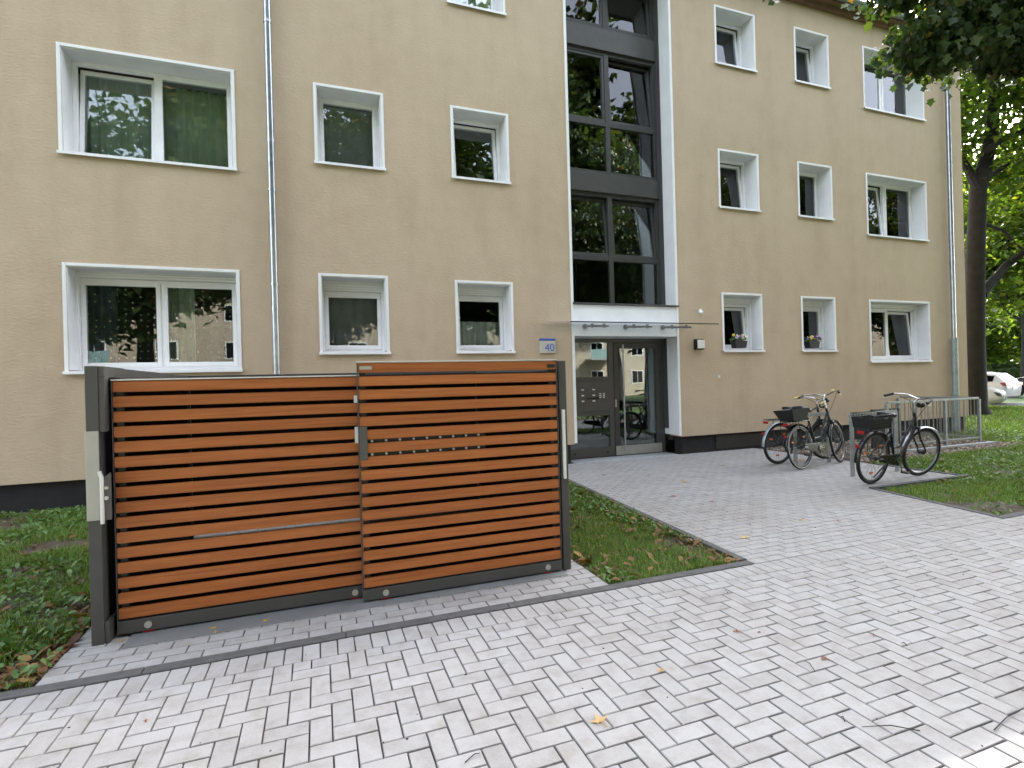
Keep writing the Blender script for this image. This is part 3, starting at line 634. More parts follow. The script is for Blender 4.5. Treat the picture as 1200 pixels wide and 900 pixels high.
def slat_mesh(L):
    m = MB().box(-L/2, L/2, -.011, .011, -SH/2, SH/2).mesh('slat', 'slat_wood'); bm = bmesh.new(); bm.from_mesh(m)
    bmesh.ops.bevel(bm, geom=[e for e in bm.edges], offset=.004, segments=2, affect='EDGES'); bm.to_mesh(m); bm.free(); return m
def sliding_door(x0, x1, y, n, zb, lab):
    d = MB()
    zt = zb+(n-1)*SP+SH
    d.box(x0-.004, x1+.004, y-.012, y+.03, .018, zb-.012)                       # kick rail
    d.box(x0-.006, x0-.0005, y-.014, y+.045, .018, zt+.004).box(x1+.0005, x1+.006, y-.014, y+.045, .018, zt+.004)   # edge strips
    sts = [MB().box(a, a+.038, y+.014, y+.05, zb-.01, zt-.005) for a in (x0+.012, x1-.05)]
    o = xp(d, 'sliding_door', 'anthracite', bevel=.002); o['label'] = lab
    xp(MB().box(x0-.006, x1+.006, y-.016, y+.05, zt+.0045, zt+.0125), 'top_profile', 'alu_light', o)
    sm = slat_mesh(x1-x0-.002)
    for i in range(n): link('slat', sm, o, ((x0+x1)/2-BX[0], y-BX[1], zb+SH/2+i*SP))
    for q in sts: xp(q, 'door_stile', 'black_plastic', o)
    return o, zt
dl, zl = sliding_door(-1.185, .30, -4.78, 16, .108, 'rear sliding door, one slat lower than the other')
dr, zr = sliding_door(.252, 1.745, -4.872, 17, .106, 'front sliding door with two rows of bolt heads')
for dd, y, xs in ((dl, -4.792, (-1.03, .20)), (dr, -4.884, (.40, 1.63))):
    for x in xs:
        xp(MB().disc((x, y-.004, .055), (0, 1, 0), .021, .008, 18), 'roller_cap', 'alu_dull', dd, smooth=True); xp(MB().disc((x, y+.02, .018), (0, 1, 0), .03, .02, 18), 'roller', 'red_lens', dd, smooth=True)
zg = [.106+SH+SP*i+(SP-SH)/2 for i in range(16)]
xp(MB().box(.30, 1.16, -4.857, -4.845, zg[9]-.03, zg[10]+.03), 'lock_bar', 'box_dark', dr)
for z in (zg[9], zg[10]):
    for i in range(9): xp(MB().disc((.335+i*.0962, -4.862, z), (0, 1, 0), .0085, .012, 12), 'bolt', 'alu_dull', dr, smooth=True)
xp(MB().box(.252, .302, -4.892, -4.886, .985, 1.215), 'handle_plate', 'anthracite_light', dr, bevel=.002)
xp(MB().box(.262, .345, -4.8856, -4.884, zr-.045, zr-.022), 'maker_label', 'alu_dull', dr); xp(MB().box(1.665, 1.735, -4.8875, -4.884, zr-.052, zr-.026), 'maker_badge', 'black_plastic', dr, bevel=.002)
xp(MB().box(.225, .246, -4.83, -4.80, 1.10, 1.21).box(.225, .246, -4.83, -4.80, 1.38, 1.43), 'door_catch', 'alu_light', dl)

# ================================================================== BICYCLE RACK AND BICYCLES
def rack(x0, x1, y, h, label):
    L = ((x0+x1)/2, y, 0); o = tag(empty('bicycle_hoop', L), label, 'bike rack', 'galvanised bicycle hoops')
    w = .035; l = x0-L[0]; r = x1-L[0]
    for x in (l, r): MB().box(x-w, x+w, -.011, .011, -.05, h-.06).build('post', 'galvanised', o, bevel=.003)
    pts = [(l-w, h-.06), (l-w, h-.03), (l-w+.03, h), (r+w-.03, h), (r+w, h-.03), (r+w, h-.06), (r-w, h-.06), (l+w, h-.06)]
    MB().prism([(l-w, h-.06), (r+w, h-.06), (r+w, h-.025), (r+w-.03, h), (l-w+.03, h), (l-w, h-.025)], -.0105, .0105).build('top_bar', 'galvanised', o, bevel=.002)
rack(7.27, 8.20, -3.10, .93, 'galvanised hoop stand beside the black city bicycle with wire basket')
rack(7.40, 8.15, -2.00, .86, 'galvanised hoop stand between the two bicycles nearest the wall')
def wheel(root, name, c, Rw, mtyre, mrim, X, wall=None):
    w = MB().ring(c, (0, 1, 0), Rw-.02, .020, 36, 8); o = w.xform(X).build(name, mtyre, root, smooth=True)
    MB().ring(c, (0, 1, 0), Rw-.047, .011, 36, 6, .013).xform(X).build('rim', mrim, o, smooth=True)
    if wall:
        for s in (-1, 1): MB().ring((c[0], c[1]+s*.012, c[2]), (0, 1, 0), Rw-.022, .011, 36, 6, .010).xform(X).build('whitewall', wall, o, smooth=True)
    sp = MB(); rr = random.Random(1)
    for i in range(28):
        a = 2*math.pi*i/28; s = 1 if i % 2 else -1; b = a+(.5 if i % 4 < 2 else -.5)
        sp.tube([(c[0]+.022*math.cos(b), c[1]+s*.028, c[2]+.022*math.sin(b)), (c[0]+(Rw-.05)*math.cos(a), c[1], c[2]+(Rw-.05)*math.sin(a))], .0013, 4, cap=False)
    sp.xform(X).build('spokes', 'rim_alu', o); MB().tube([(c[0], c[1]-.045, c[2]), (c[0], c[1]+.045, c[2])], .022, 12).disc((c[0], c[1]-.03, c[2]), (0, 1, 0), .032, .006).disc((c[0], c[1]+.03, c[2]), (0, 1, 0), .032, .006).xform(X).build('hub', 'steel_frame_grey', o, smooth=True)
    return o
def fender(c, Rw, a0, a1, w=.03):
    m = MB(); n = 22; V = []; F = []
    for i in range(n+1):
        a = R_(a0+(a1-a0)*i/n)
        for s, dr in ((-w, 0), (-w*.5, .012), (w*.5, .012), (w, 0)): V.append((c[0]+(Rw+.012+dr)*math.cos(a), s, c[2]+(Rw+.012+dr)*math.sin(a)))
    for i in range(n):
        for j in range(3): F.append((i*4+j, i*4+j+1, i*4+5+j, i*4+4+j))
    m.add(V, F); return m
def bicycle(loc, rz, lean, label, style, steer):
    I = Matrix.Identity(4); Rw = .352; wb = style.get('wb', 1.13)
    root = tag(empty('bicycle', loc), label, 'bicycle', 'bicycles parked at the hoops'); root.rotation_euler = (R_(lean), 0, R_(rz))
    fr = style['frame']; ra = (0, 0, Rw); fa = (wb, 0, Rw); bb = (.47, 0, .30)
    st = (.30, 0, .82); hb = (wb-.185, 0, .74); ht = (wb-.245, 0, .93)
    m = MB().tube([bb, st], .017, 10).tube([ht, hb], .02, 10)
    if style['type'] == 'step':
        m.tube([hb, (wb-.30, 0, .56), (.62, 0, .36), bb], .021, 10); m.tube([(ht[0]+.02, 0, .87), (wb-.40, 0, .64), (.60, 0, .47), (.415, 0, .46)], .016, 10)
    else:
        m.tube([ht, (.325, 0, .76)], .016, 10); m.tube([hb, bb], .018, 10)
    for s in (-1, 1):
        m.tube([(.345, s*.012, .70), (.05, s*.055, .40), (0, s*.058, Rw)], .009, 8); m.tube([(bb[0], s*.03, bb[2]), (.1, s*.055, Rw-.01), (0, s*.058, Rw)], .010, 8)
    m.tube([(bb[0], -.045, bb[2]), (bb[0], .045, bb[2])], .024, 12); m.build('frame', fr, root, smooth=True)
    # steering group
    hd = (Vector(ht)-Vector(hb)).normalized(); X = Matrix.Translation(hb) @ Matrix.Rotation(R_(steer), 4, hd) @ Matrix.Translation(-Vector(hb))
    f = MB()
    for s in (-1, 1): f.tube([(hb[0]+.01, s*.035, hb[2]-.03), (hb[0]+.06, s*.052, .56), (wb-.01, s*.055, Rw+.05), (wb, s*.055, Rw)], [.014, .014, .011, .010], 8)
    f.box(hb[0]-.015, hb[0]+.035, -.05, .05, hb[2]-.04, hb[2]-.01); f.xform(X).build('fork', fr, root, smooth=True)
    wheel(root, 'front_wheel', fa, Rw, 'rubber', 'rim_alu', X); wheel(root, 'rear_wheel', ra, Rw, 'rubber', 'rim_alu', I, style.get('whitewall'))
    fender(fa, Rw, 25, 165).xform(X).build('front_fender', style['fender_f'], root, smooth=True)
    fender(ra, Rw, 20, 185).build('rear_fender', style['fender_r'], root, smooth=True)
    bz = style['bar_z']; sx = ht[0]-.03
    h = MB().tube([(ht[0], 0, ht[2]), (sx, 0, bz-.06), (sx+.04, 0, bz-.01), (sx+.09, 0, bz)], .013, 10)
    sw = style['sweep']
    h.tube([(sx-sw, -.30, bz+.0), (sx-sw+.10, -.27, bz+.03), (sx+.06, -.15, bz+.035), (sx+.09, -.05, bz), (sx+.09, .05, bz), (sx+.06, .15, bz+.035), (sx-sw+.10, .27, bz+.03), (sx-sw, .30, bz)], .011, 10)
    hb_o = h.xform(X).build('handlebar', 'chrome', root, smooth=True)
    for s in (-1, 1):
        MB().tube([(sx-sw-.015, s*.305, bz-.005), (sx-sw+.10, s*.27, bz+.03)], .0185, 10).xform(X).build('grip', style['grip'], hb_o, smooth=True)
        MB().tube([(sx-sw+.12, s*.255, bz+.035), (sx-sw+.06, s*.30, bz-.03), (sx-sw-.02, s*.32, bz-.04)], .006, 6).xform(X).build('brake_lever', 'alu_light', hb_o, smooth=True)
    MB().ring((sx+.14, 0, bz-.09), (1, 0, .1), .03, .014, 16, 6, .03).disc((sx+.12, 0, bz-.09), (1, 0, .1), .035, .06, 16).xform(X).build('headlight', 'black_plastic', root, smooth=True)
    cb = MB()
    for s in (-1, 1): cb.tube([(sx+.02, s*.2, bz+.02), (sx+.13, s*.12, bz-.05), (ht[0]+.03, s*.02, ht[2]-.08), (ht[0]-.1, .02*s, .70)], .0035, 5)
    cb.build('cable', 'black_plastic', root)
    if style.get('bell'): MB().tube([(sx-.03, -.16, bz+.04), (sx-.03, -.16, bz+.075)], [.032, .018], 12).xform(X).build('bell', style['bell'], hb_o, smooth=True)
    # saddle
    sz = style['saddle_z']; sxx = .30-(sz-.82)*.30
    MB().tube([st, (sxx, 0, sz-.05)], .012, 10).build('seat_post', 'chrome', root, smooth=True)
    V = []; sec = [(-.15, .04, .0), (-.135, .085, .018), (-.06, .105, .02), (.02, .06, .01), (.10, .03, .008), (.15, .018, -.004)]
    sm = MB(); n = 10
    for (x, w, dz) in sec:
        for j in range(n):
            a = 2*math.pi*j/n; zz = math.sin(a); V.append((sxx+x, w*math.cos(a), sz+dz+(.022*zz if zz > 0 else .045*zz)))
    F = [(i*n+j, i*n+(j+1) % n, (i+1)*n+(j+1) % n, (i+1)*n+j) for i in range(len(sec)-1) for j in range(n)]+[tuple(range(n))[::-1], tuple((len(sec)-1)*n+j for j in range(n))]
    sm.add(V, F).build('saddle', 'black_plastic', root, smooth=True)
    # carrier + basket
    c = MB(); cz = .765
    for s in (-.065, 0, .065): c.tube([(.27, s, cz), (-.30, s, cz)], .006, 6)
    for x in (.2, -.02, -.2, -.30): c.tube([(x, -.068, cz), (x, .068, cz)], .006, 6)
    for s in (-1, 1): c.tube([(.0, s*.075, Rw), (-.08, s*.072, cz)], .006, 6)
    c.build('carrier', style['carrier'], root, smooth=True)
    if style['basket'] == 'wire':
        b = MB(); z0, z1 = cz+.01, cz+.20; w0, w1 = .11, .145; a0, a1 = -.30, .09
        for k in range(6):
            q = k/5; z = z0+(z1-z0)*q; w = w0+(w1-w0)*q; e_ = .03*q; rr = .005 if k == 5 else .0028
            b.tube([(a0-e_, -w, z), (a1+e_, -w, z), (a1+e_, w, z), (a0-e_, w, z)], rr, 5, closed=True)
        for i in range(15):
            x = a0+(a1-a0)*i/14; xt = (a0-.03)+(a1-a0+.06)*i/14
            for s in (-1, 1): b.tube([(x, s*w0, z0), (xt, s*w1, z1)], .0026, 4)
            b.tube([(x, -w0, z0), (x, w0, z0)], .0026, 4)
        for i in range(9):
            y = -w0+2*w0*i/8; yt = y*w1/w0
            b.tube([(a0, y, z0), (a0-.03, yt, z1)], .0026, 4); b.tube([(a1, y, z0), (a1+.03, yt, z1)], .0026, 4)
        bo = b.build('basket', 'black_plastic', root)
        b2 = MB()
        for (p, q, pt, qt) in (((a0, -w0), (a1, -w0), (a0-.025, -w1+.006), (a1+.025, -w1+.006)), ((a0, w0), (a1, w0), (a0-.025, w1-.006), (a1+.025, w1-.006)), ((a0, -w0), (a0, w0), (a0-.022, -w1+.006), (a0-.022, w1-.006))):
            zz = z1-.055; b2.add([(*p, z0+.002), (*q, z0+.002), (*qt, zz), (*pt, zz)], [(0, 1, 2, 3)])
        b2.build('basket_liner', 'black_plastic', bo)
    elif style['basket'] == 'crate':
        b = MB(); z0, z1 = cz+.01, cz+.19
        V = [(-.26, -.11, z0), (.08, -.11, z0), (.08, .11, z0), (-.26, .11, z0), (-.36, -.16, z1), (.12, -.16, z1+.01), (.12, .16, z1+.01), (-.36, .16, z1)]
        V2 = [(-.25, -.10, z0+.012), (.07, -.10, z0+.012), (.07, .10, z0+.012), (-.25, .10, z0+.012), (-.348, -.15, z1+.001), (.11, -.15, z1+.011), (.11, .15, z1+.011), (-.348, .15, z1+.001)]
        b.add(V, [(0, 3, 2, 1), (0, 1, 5, 4), (1, 2, 6, 5), (2, 3, 7, 6), (3, 0, 4, 7)]); b.add(V2, [(0, 1, 2, 3), (0, 4, 5, 1), (1, 5, 6, 2), (2, 6, 7, 3), (3, 7, 4, 0)])
        for i in range(4): b.add([V[4+i], V[4+(i+1) % 4], V2[4+(i+1) % 4], V2[4+i]], [(0, 1, 2, 3)])
        b.build('basket', style.get('basket_mat', 'black_plastic'), root)
    MB().box(-.335, -.305, -.045, .045, cz-.06, cz-.02).build('tail_light', 'red_lens', root, bevel=.008); MB().box(-.378, -.365, -.022, .022, .52, .565).build('fender_reflector', 'red_lens', root, bevel=.005)
    for a in (.9, 2.7, 4.6): MB().box(.2*math.cos(a)-.035, .2*math.cos(a)+.035, -.006, .006, Rw+.2*math.sin(a)-.014, Rw+.2*math.sin(a)+.014).build('spoke_reflector', 'amber_lens', root, bevel=.003)
    MB().prism([(.05, Rw-.045), (bb[0], bb[2]-.085), (bb[0]+.08, bb[2]-.05), (bb[0]+.09, bb[2]+.03), (bb[0]+.03, bb[2]+.09), (.05, Rw+.045)], -.062, -.045).build('chain_guard', style['guard'], root, bevel=.006)
    ck = MB().tube([(bb[0], -.082, bb[2]), (bb[0], .07, bb[2])], .012, 8).disc((bb[0], -.07, bb[2]), (0, 1, 0), .05, .012, 18).tube([(bb[0], -.075, bb[2]), (bb[0]+.05, -.085, bb[2]-.16)], .009, 8).tube([(bb[0], .06, bb[2]), (bb[0]-.05, .085, bb[2]+.16)], .009, 8)
    co = ck.build('crank', 'chrome', root, smooth=True)
    MB().box(bb[0]+.005, bb[0]+.095, -.175, -.09, bb[2]-.172, bb[2]-.148).build('pedal', 'black_plastic', co, bevel=.005); MB().box(bb[0]-.095, bb[0]-.005, .09, .175, bb[2]+.148, bb[2]+.172).build('pedal', 'black_plastic', co, bevel=.005)
    MB().tube([(.40, .03, .27), (.34, .17, .012), (.36, .2, .01)], .009, 8).build('kickstand', 'grey_plastic', root, smooth=True)
    if style.get('bag'): MB().box(.02, .19, -.09, .09, cz+.02, cz+.24).build('saddle_bag', 'black_plastic', root, bevel=.03)
    if style.get('front_box'): MB().box(sx-.32, sx-.06, -.10, .12, bz-.11, bz-.01).build('battery_pack', 'grey_plastic', root, bevel=.02)
    return root
bicycle((6.98, -3.58, 0), 5, 6, 'black city bicycle with wire rear basket and white front mudguard end, beside the lawn', dict(frame='navy_paint', type='step', fender_f='white_paint', fender_r='black_paint', bar_z=1.13, sweep=.16, grip='black_plastic', saddle_z=.93, carrier='steel_frame_grey', basket='wire', guard='black_paint', wb=1.10), -10)
bicycle((7.18, -2.32, 0), 11, -5, 'black bicycle with pale tyre walls and tapered black rear basket', dict(frame='black_paint', type='step', fender_f='black_paint', fender_r='black_paint', bar_z=1.16, sweep=.22, grip='black_plastic', saddle_z=.93, carrier='black_paint', basket='crate', guard='black_paint', whitewall='grey_rubber', bell='grip_yellow', bag=True), 12)
bicycle((7.30, -1.74, 0), 2, 4, 'dark bicycle nearest the wall with chrome mudguard and red rear reflector', dict(frame='steel_frame_grey', type='diamond', fender_f='steel_frame_grey', fender_r='silver_paint', bar_z=1.05, sweep=.18, grip='grip_yellow', saddle_z=.93, carrier='steel_frame_grey', basket=None, guard='steel_frame_grey'), -10)

# ---------------- railing at the cellar light well
RA = (11.78, -.9, 0); rail = tag(empty('railing', RA), 'galvanised steel railing around the cellar light well at the building corner', 'railing')
def rl(m, n, mat='galvanised', **k): return m.build(n, mat, rail, org=RA, **k)
RX0, RX1, RY = 10.10, 12.85, -1.65; RH = .91
for (x, y) in ((RX0, RY), (11.78, RY), (RX1, RY), (RX1, -.03)): rl(MB().box(x-.025, x+.025, y-.025, y+.025, -.05, RH-.001), 'post', bevel=.003)
def rails(p, q):
    L = math.dist(p, q); dx, dy = (q[0]-p[0])/L, (q[1]-p[1])/L
    for z, hh_ in ((RH, .04), (.10, .03)):
        a, b = (p[0], p[1]), (q[0], q[1]); wx, wy = -dy*.02, dx*.02
        V = [(a[0]-wx, a[1]-wy), (b[0]-wx, b[1]-wy), (b[0]+wx, b[1]+wy), (a[0]+wx, a[1]+wy)]
        rl(MB().add([(*v, z) for v in V]+[(*v, z+hh_) for v in V], [(0, 3, 2, 1), (4, 5, 6, 7), (0, 1, 5, 4), (1, 2, 6, 5), (2, 3, 7, 6), (3, 0, 4, 7)]), 'rail', bevel=.003)
    n = int(L/.115)
    for i in range(1, n):
        x, y = p[0]+dx*L*i/n, p[1]+dy*L*i/n
        if abs(x-11.78) < .05 and abs(y-RY) < .01: continue
        rl(MB().tube([(x, y, .125), (x, y, RH+.003)], .008, 6), 'bar', smooth=True)
rails((RX0+.026, RY), (RX1-.026, RY)); rails((RX1, RY+.026), (RX1, -.056))
rl(MB().box(10.28, 11.05, -1.25, -1.20, -.02, .78), 'stairwell_shade', 'black_plastic', bevel=.005)  # black sheet standing in for the shade down the cellar stairwell
structure(MB().add([(8.66, -2.35, -.016), (13.45, -2.2, -.016), (13.45, .05, -.016), (8.66, .05, -.016)], [(0, 1, 2, 3)]).build('gravel_strip', 'soil'))
structure(MB().box(10.5, 13.05, -1.83, -1.72, -.05, .03).build('light_well_kerb', 'concrete', bevel=.008))
g = np.random.default_rng(3)
def chips(n, f, s0, s1, name, mat, parent=None, z=0):
    P = np.array([f() for _ in range(n)]); V = []; F = []
    for i in range(n):
        s = g.uniform(s0, s1); q = g.normal(size=(6, 3))*.15; b = np.array([(1, 0, 0), (-1, 0, 0), (0, 1, 0), (0, -1, 0), (0, 0, 1), (0, 0, -1)])*np.array([1, .8, .5])*s+q*s
        a = g.uniform(0, 6.28); c, sn = math.cos(a), math.sin(a); b = b@np.array([(c, sn, 0), (-sn, c, 0), (0, 0, 1)])+np.array([P[i][0], P[i][1], z+s*.2])
        V.append(b); o_ = 6*i; F += [(o_+j, o_+k, o_+l) for j, k, l in ((0, 2, 4), (2, 1, 4), (1, 3, 4), (3, 0, 4), (2, 0, 5), (1, 2, 5), (3, 1, 5), (0, 3, 5))]
    return link(name, raw_mesh(name, np.concatenate(V), F, 3, mat), parent, kind='stuff')
tag(chips(3400, lambda: (g.uniform(8.7, 13.4), g.uniform(-2.3, -.0)), .015, .04, 'gravel', 'gravel_chip', None, -.014), 'tan gravel and wood chips around the railing at the wall', 'gravel')

# ================================================================== GRASS
def in_poly(P, poly):
    x, y = P[:, 0], P[:, 1]; c = np.zeros(len(P), bool); j = len(poly)-1
    for i in range(len(poly)):
        xi, yi = poly[i]; xj, yj = poly[j]
        c ^= ((yi > y) != (yj > y)) & (x < (xj-xi)*(y-yi)/(yj-yi+1e-12)+xi); j = i
    return c
def vnoise(P, s, seed):
    r = np.random.default_rng(seed); a = r.uniform(0, 6.28, (6, 2)); f_ = r.uniform(.6, 1.6, 6)
    return sum(np.sin(P[:, 0]*s*f_[i]*math.cos(a[i, 0])+P[:, 1]*s*f_[i]*math.sin(a[i, 0])+a[i, 1]) for i in range(6))/3.2
def blades(P, h, w, seed):
    r = np.random.default_rng(seed); n = len(P); a = r.uniform(0, 6.28, n); L = np.abs(r.normal(.45, .3, n)); d = np.stack([np.cos(a), np.sin(a)], 1); q = np.stack([-d[:, 1], d[:, 0]], 1)
    H_ = h*r.uniform(.5, 1.25, n); W_ = w*r.uniform(.6, 1.2, n); z0 = np.full(n, -.024)
    mid = P+d*(H_*L*.4)[:, None]; tip = P+d*(H_*L*1.0)[:, None]
    V = np.empty((n, 5, 3))
    V[:, 0, :2] = P-q*W_[:, None]; V[:, 0, 2] = z0; V[:, 1, :2] = P+q*W_[:, None]; V[:, 1, 2] = z0
    V[:, 2, :2] = mid+q*W_[:, None]*.8; V[:, 2, 2] = z0+H_*.6; V[:, 3, :2] = mid-q*W_[:, None]*.8; V[:, 3, 2] = z0+H_*.6; V[:, 4, :2] = tip; V[:, 4, 2] = z0+H_*(1-.25*L)
    b = np.arange(n)[:, None]*5
    F = np.concatenate([b+np.array([[0, 1, 2]]), b+np.array([[0, 2, 3]]), b+np.array([[3, 2, 4]])]); return V.reshape(-1, 3), F
def flat_leaves(P, z, size, seed, tilt=.5, aspect=.6, n_out=6):
    r = np.random.default_rng(seed); n = len(P); a = r.uniform(0, 6.28, n); s = size*r.uniform(.5, 1.3, n)
    nx = r.normal(0, tilt, n); ny = r.normal(0, tilt, n); V = np.empty((n, 6, 3)); ca, sa = np.cos(a), np.sin(a)
    O_ = np.array([(-1, 0), (-.4, .8), (.5, .75), (1, 0), (.5, -.75), (-.4, -.8)])
    for k, (u, v) in enumerate(O_):
        x = u*s; y = v*s*aspect; X = x*ca-y*sa; Y = x*sa+y*ca
        V[:, k, 0] = P[:, 0]+X; V[:, k, 1] = P[:, 1]+Y; V[:, k, 2] = z+nx*X+ny*Y+np.abs(y)*.4
    b = np.arange(n)[:, None]*6; F = np.concatenate([b+np.array([[0, 1, 2]]), b+np.array([[0, 2, 3]]), b+np.array([[0, 3, 4]]), b+np.array([[0, 4, 5]])]); return V.reshape(-1, 3), F
def lawn(name, poly, dens, h, w, label, seed, weeds=600, litter=150, bare=.25, edge=None):
    r = np.random.default_rng(seed); A = np.array(poly); lo, hi = A.min(0), A.max(0); ar = np.prod(hi-lo)
    P = r.uniform(lo, hi, (int(ar*dens), 2)); P = P[in_poly(P, poly)]; nn = vnoise(P, 3.2, seed)+.5*vnoise(P, 9, seed+1)
    P = P[nn+r.normal(0, .25, len(P)) > -1+bare*1.6]
    V, F = blades(P, h, w, seed); o = link(name, raw_mesh(name, V, F, 3, 'grass_blade'), kind='stuff'); tag(o, label, 'grass')
    if weeds:
        Q = r.uniform(lo, hi, (int(ar*weeds), 2)); Q = Q[in_poly(Q, poly)]; m_ = vnoise(Q, 2.3, seed+5) > .0; Q = Q[m_]
        V, F = flat_leaves(Q, r.uniform(-.005, .045, len(Q)), .024, seed+2); o2 = link('weeds', raw_mesh('weeds', V, F, 3, 'weed_leaf'), o, kind='stuff')
    if litter:
        Q = r.uniform(lo, hi, (int(ar*litter), 2)); Q = Q[in_poly(Q, poly)]
        if edge is not None: Q = Q[edge(Q) > r.uniform(0, 1, len(Q))]
        V, F = flat_leaves(Q, r.uniform(-.015, .02, len(Q)), .037, seed+3, .35, .62); link('leaf_litter', raw_mesh('leaf_litter', V, F, 3, 'dead_leaf'), o, kind='stuff')
    return o
LP = [(-4.6, -5.262), (-1.42, -5.262), (-1.42, -.15), (-4.6, -.15)]
lawn('grass_left', LP, 6500, .072, .0028, 'weedy green grass strip left of the slatted box', 11, 620, 900, .42, lambda Q: np.clip(np.exp(-(-1.42-Q[:, 0])/.13)+np.exp(-(Q[:, 1]+5.26)/.16)+.04, 0, 1))
MP = [(1.96, -5.262), (3.15, -5.262), (3.57, -.1), (1.96, -.1)]
lawn('grass_middle', MP, 6000, .062, .0028, 'small wedge of grass between slatted box and paved path', 21, 650, 480, .52, lambda Q: np.clip(np.exp(-np.abs(3.15+(Q[:, 1]+5.26)*.082-Q[:, 0])/.14)+np.exp(-np.abs(Q[:, 0]-1.96)/.10)*.8+.12, 0, 1))
RP = [(6.50, -5.262), (16, -5.262), (16, .0), (13.5, .0), (13.4, -2.15), (8.68, -2.3), (8.68, -3.86), (6.76, -3.86)]
lawn('grass_right', RP, 3600, .05, .004, 'patchy lawn in front of the railing beside the bicycles', 31, 260, 10, .30, None)
FP = [(15.6, -5.2), (27, -5.2), (27, 9), (15.6, 9)]
lawn('grass_far', FP, 350, .09, .012, 'sunlit green lawn beyond the building corner', 41, 0, 4, .1, None)

# ---------------- loose leaves and twigs on the paving
def maple(size, seed, curl=.3):
    r = random.Random(seed); pts = []; lob = [(-2.35, .62), (-1.85, .35), (-1.25, .95), (-.75, .42), (0, 1.1), (.75, .42), (1.25, .95), (1.85, .35), (2.35, .62)]
    V = [(0, 0, .004)]
    for a, q in lob:
        q *= r.uniform(.85, 1.15); V.append((size*q*math.sin(a), size*q*math.cos(a), .004+curl*size*q*q*r.uniform(.1, .9)))
    F = [(0, i, i+1) for i in range(1, len(lob))]
    m = MB().add(V, F); m.tube([(0, 0, .006), (size*.1, -size*.5, .006), (size*.2, -size*.9, .004)], .0025, 4); return m
def unproj(u, v):
    w = CF+(u-600)/FPX*CR-(v-450)/FPX*CU; t = -CAM_O[2]/w[2]; p = CAM_O+w*t; return (p[0], p[1])
LV = [(703, 847, .05, 'dead_leaf_tan', 'large tan star shaped leaf lying lowest on the paving'), (775, 786, .03, 'dead_leaf_tan', 'curled orange tan leaf up and right of the star shaped one'), (863, 741, .022, 'dead_leaf_red', 'small dark red brown leaf on the herringbone paving'),
      (873, 631, .055, 'dead_leaf_yellow', 'large yellow tan leaf right of the grass wedge corner'), (983, 611, .045, 'dead_leaf_red', 'reddish leaf midway along the path near the right lawn'), (939, 610, .04, 'dead_leaf_yellow', 'yellow orange leaf just left of the reddish one'),
      (966, 773, .025, 'dead_leaf_red', 'narrow red brown leaf beside a bent twig'), (312, 728, .028, 'dead_leaf_yellow', 'yellow leaf beside the floor track under the sliding door'), (250, 737, .028, 'dead_leaf_yellow', 'yellow leaf on the track nearest the left roller of the box'),
      (252, 742, .022, 'dead_leaf_tan', 'small tan leaf touching the yellow one by the left roller'), (143, 752, .026, 'dead_leaf_tan', 'pale tan leaf at the foot of the left corner post'), (88, 758, .022, 'dead_leaf_red', 'red leaf on the pad left of the corner post'),
      (802, 565, .06, 'dead_leaf_yellow', 'greenish yellow leaf in the middle of the path'), (760, 557, .05, 'dead_leaf_red', 'brown leaf near the middle of the path'), (789, 582, .045, 'dead_leaf_red', 'brown red leaf on the path below the greenish one'),
      (707, 557, .05, 'dead_leaf', 'dark brown leaf nearest the grass wedge tip'), (834, 588, .05, 'dead_leaf_red', 'thin red leaf right of the path centre'), (848, 546, .05, 'dead_leaf', 'brown leaf near the plinth right of the door'), (171, 846, .014, 'dead_leaf_red', 'tiny red leaf at the left of the herringbone paving'),
      (1024, 745, .016, 'dead_leaf_red', 'tiny brown leaf on the right herringbone paving'), (890, 742, .014, 'dead_leaf_red', 'tiny red leaf right of the dark red one')]
for i, (u, v, s, mt, lb) in enumerate(LV):
    x, y = unproj(u, v); o = maple(s, i+3, .35).build('fallen_leaf', mt, at=(x, y, .002)); o.rotation_euler = (0, 0, i*2.1); tag(o, lb, 'leaf', 'loose leaves on the paving')
TW = [((1078, 858), (1010, 853), 'pale bent twig lying lowest on the paving'), ((955, 788), (942, 775), 'short dark twig beside the narrow red leaf'), ((1165, 857), (1195, 835), 'long thin twig at the right edge of the paving'), ((990, 847), (985, 842), 'tiny twig above the pale bent one'), ((1063, 758), (1056, 755), 'short curved twig right of the paving centre'), ((545, 895), (562, 884), 'short brown twig at the bottom edge of the paving')]
for i, (a, b, lb) in enumerate(TW):
    p, q = unproj(*a), unproj(*b); mx_, my_ = (p[0]+q[0])/2+.012, (p[1]+q[1])/2+.008
    tag(MB().tube([(p[0], p[1], .006), (mx_, my_, .012), (q[0], q[1], .005)], [.0022, .002, .0011], 6).build('twig', 'bark'), lb, 'twig', 'twigs on the paving')
# crumbs of leaf and soil too small to count
cp = []
while len(cp) < 200:
    x, y = g.uniform(-3, 9), g.uniform(-8, -.2)
    if y < -5.4 or 3.7 < x < 6.3: cp.append((x, y))
it = iter(cp*2); tag(chips(200, lambda: next(it), .003, .008, 'paving_crumbs', 'bark', None, .0), 'tiny dark crumbs scattered over the paving', 'debris')

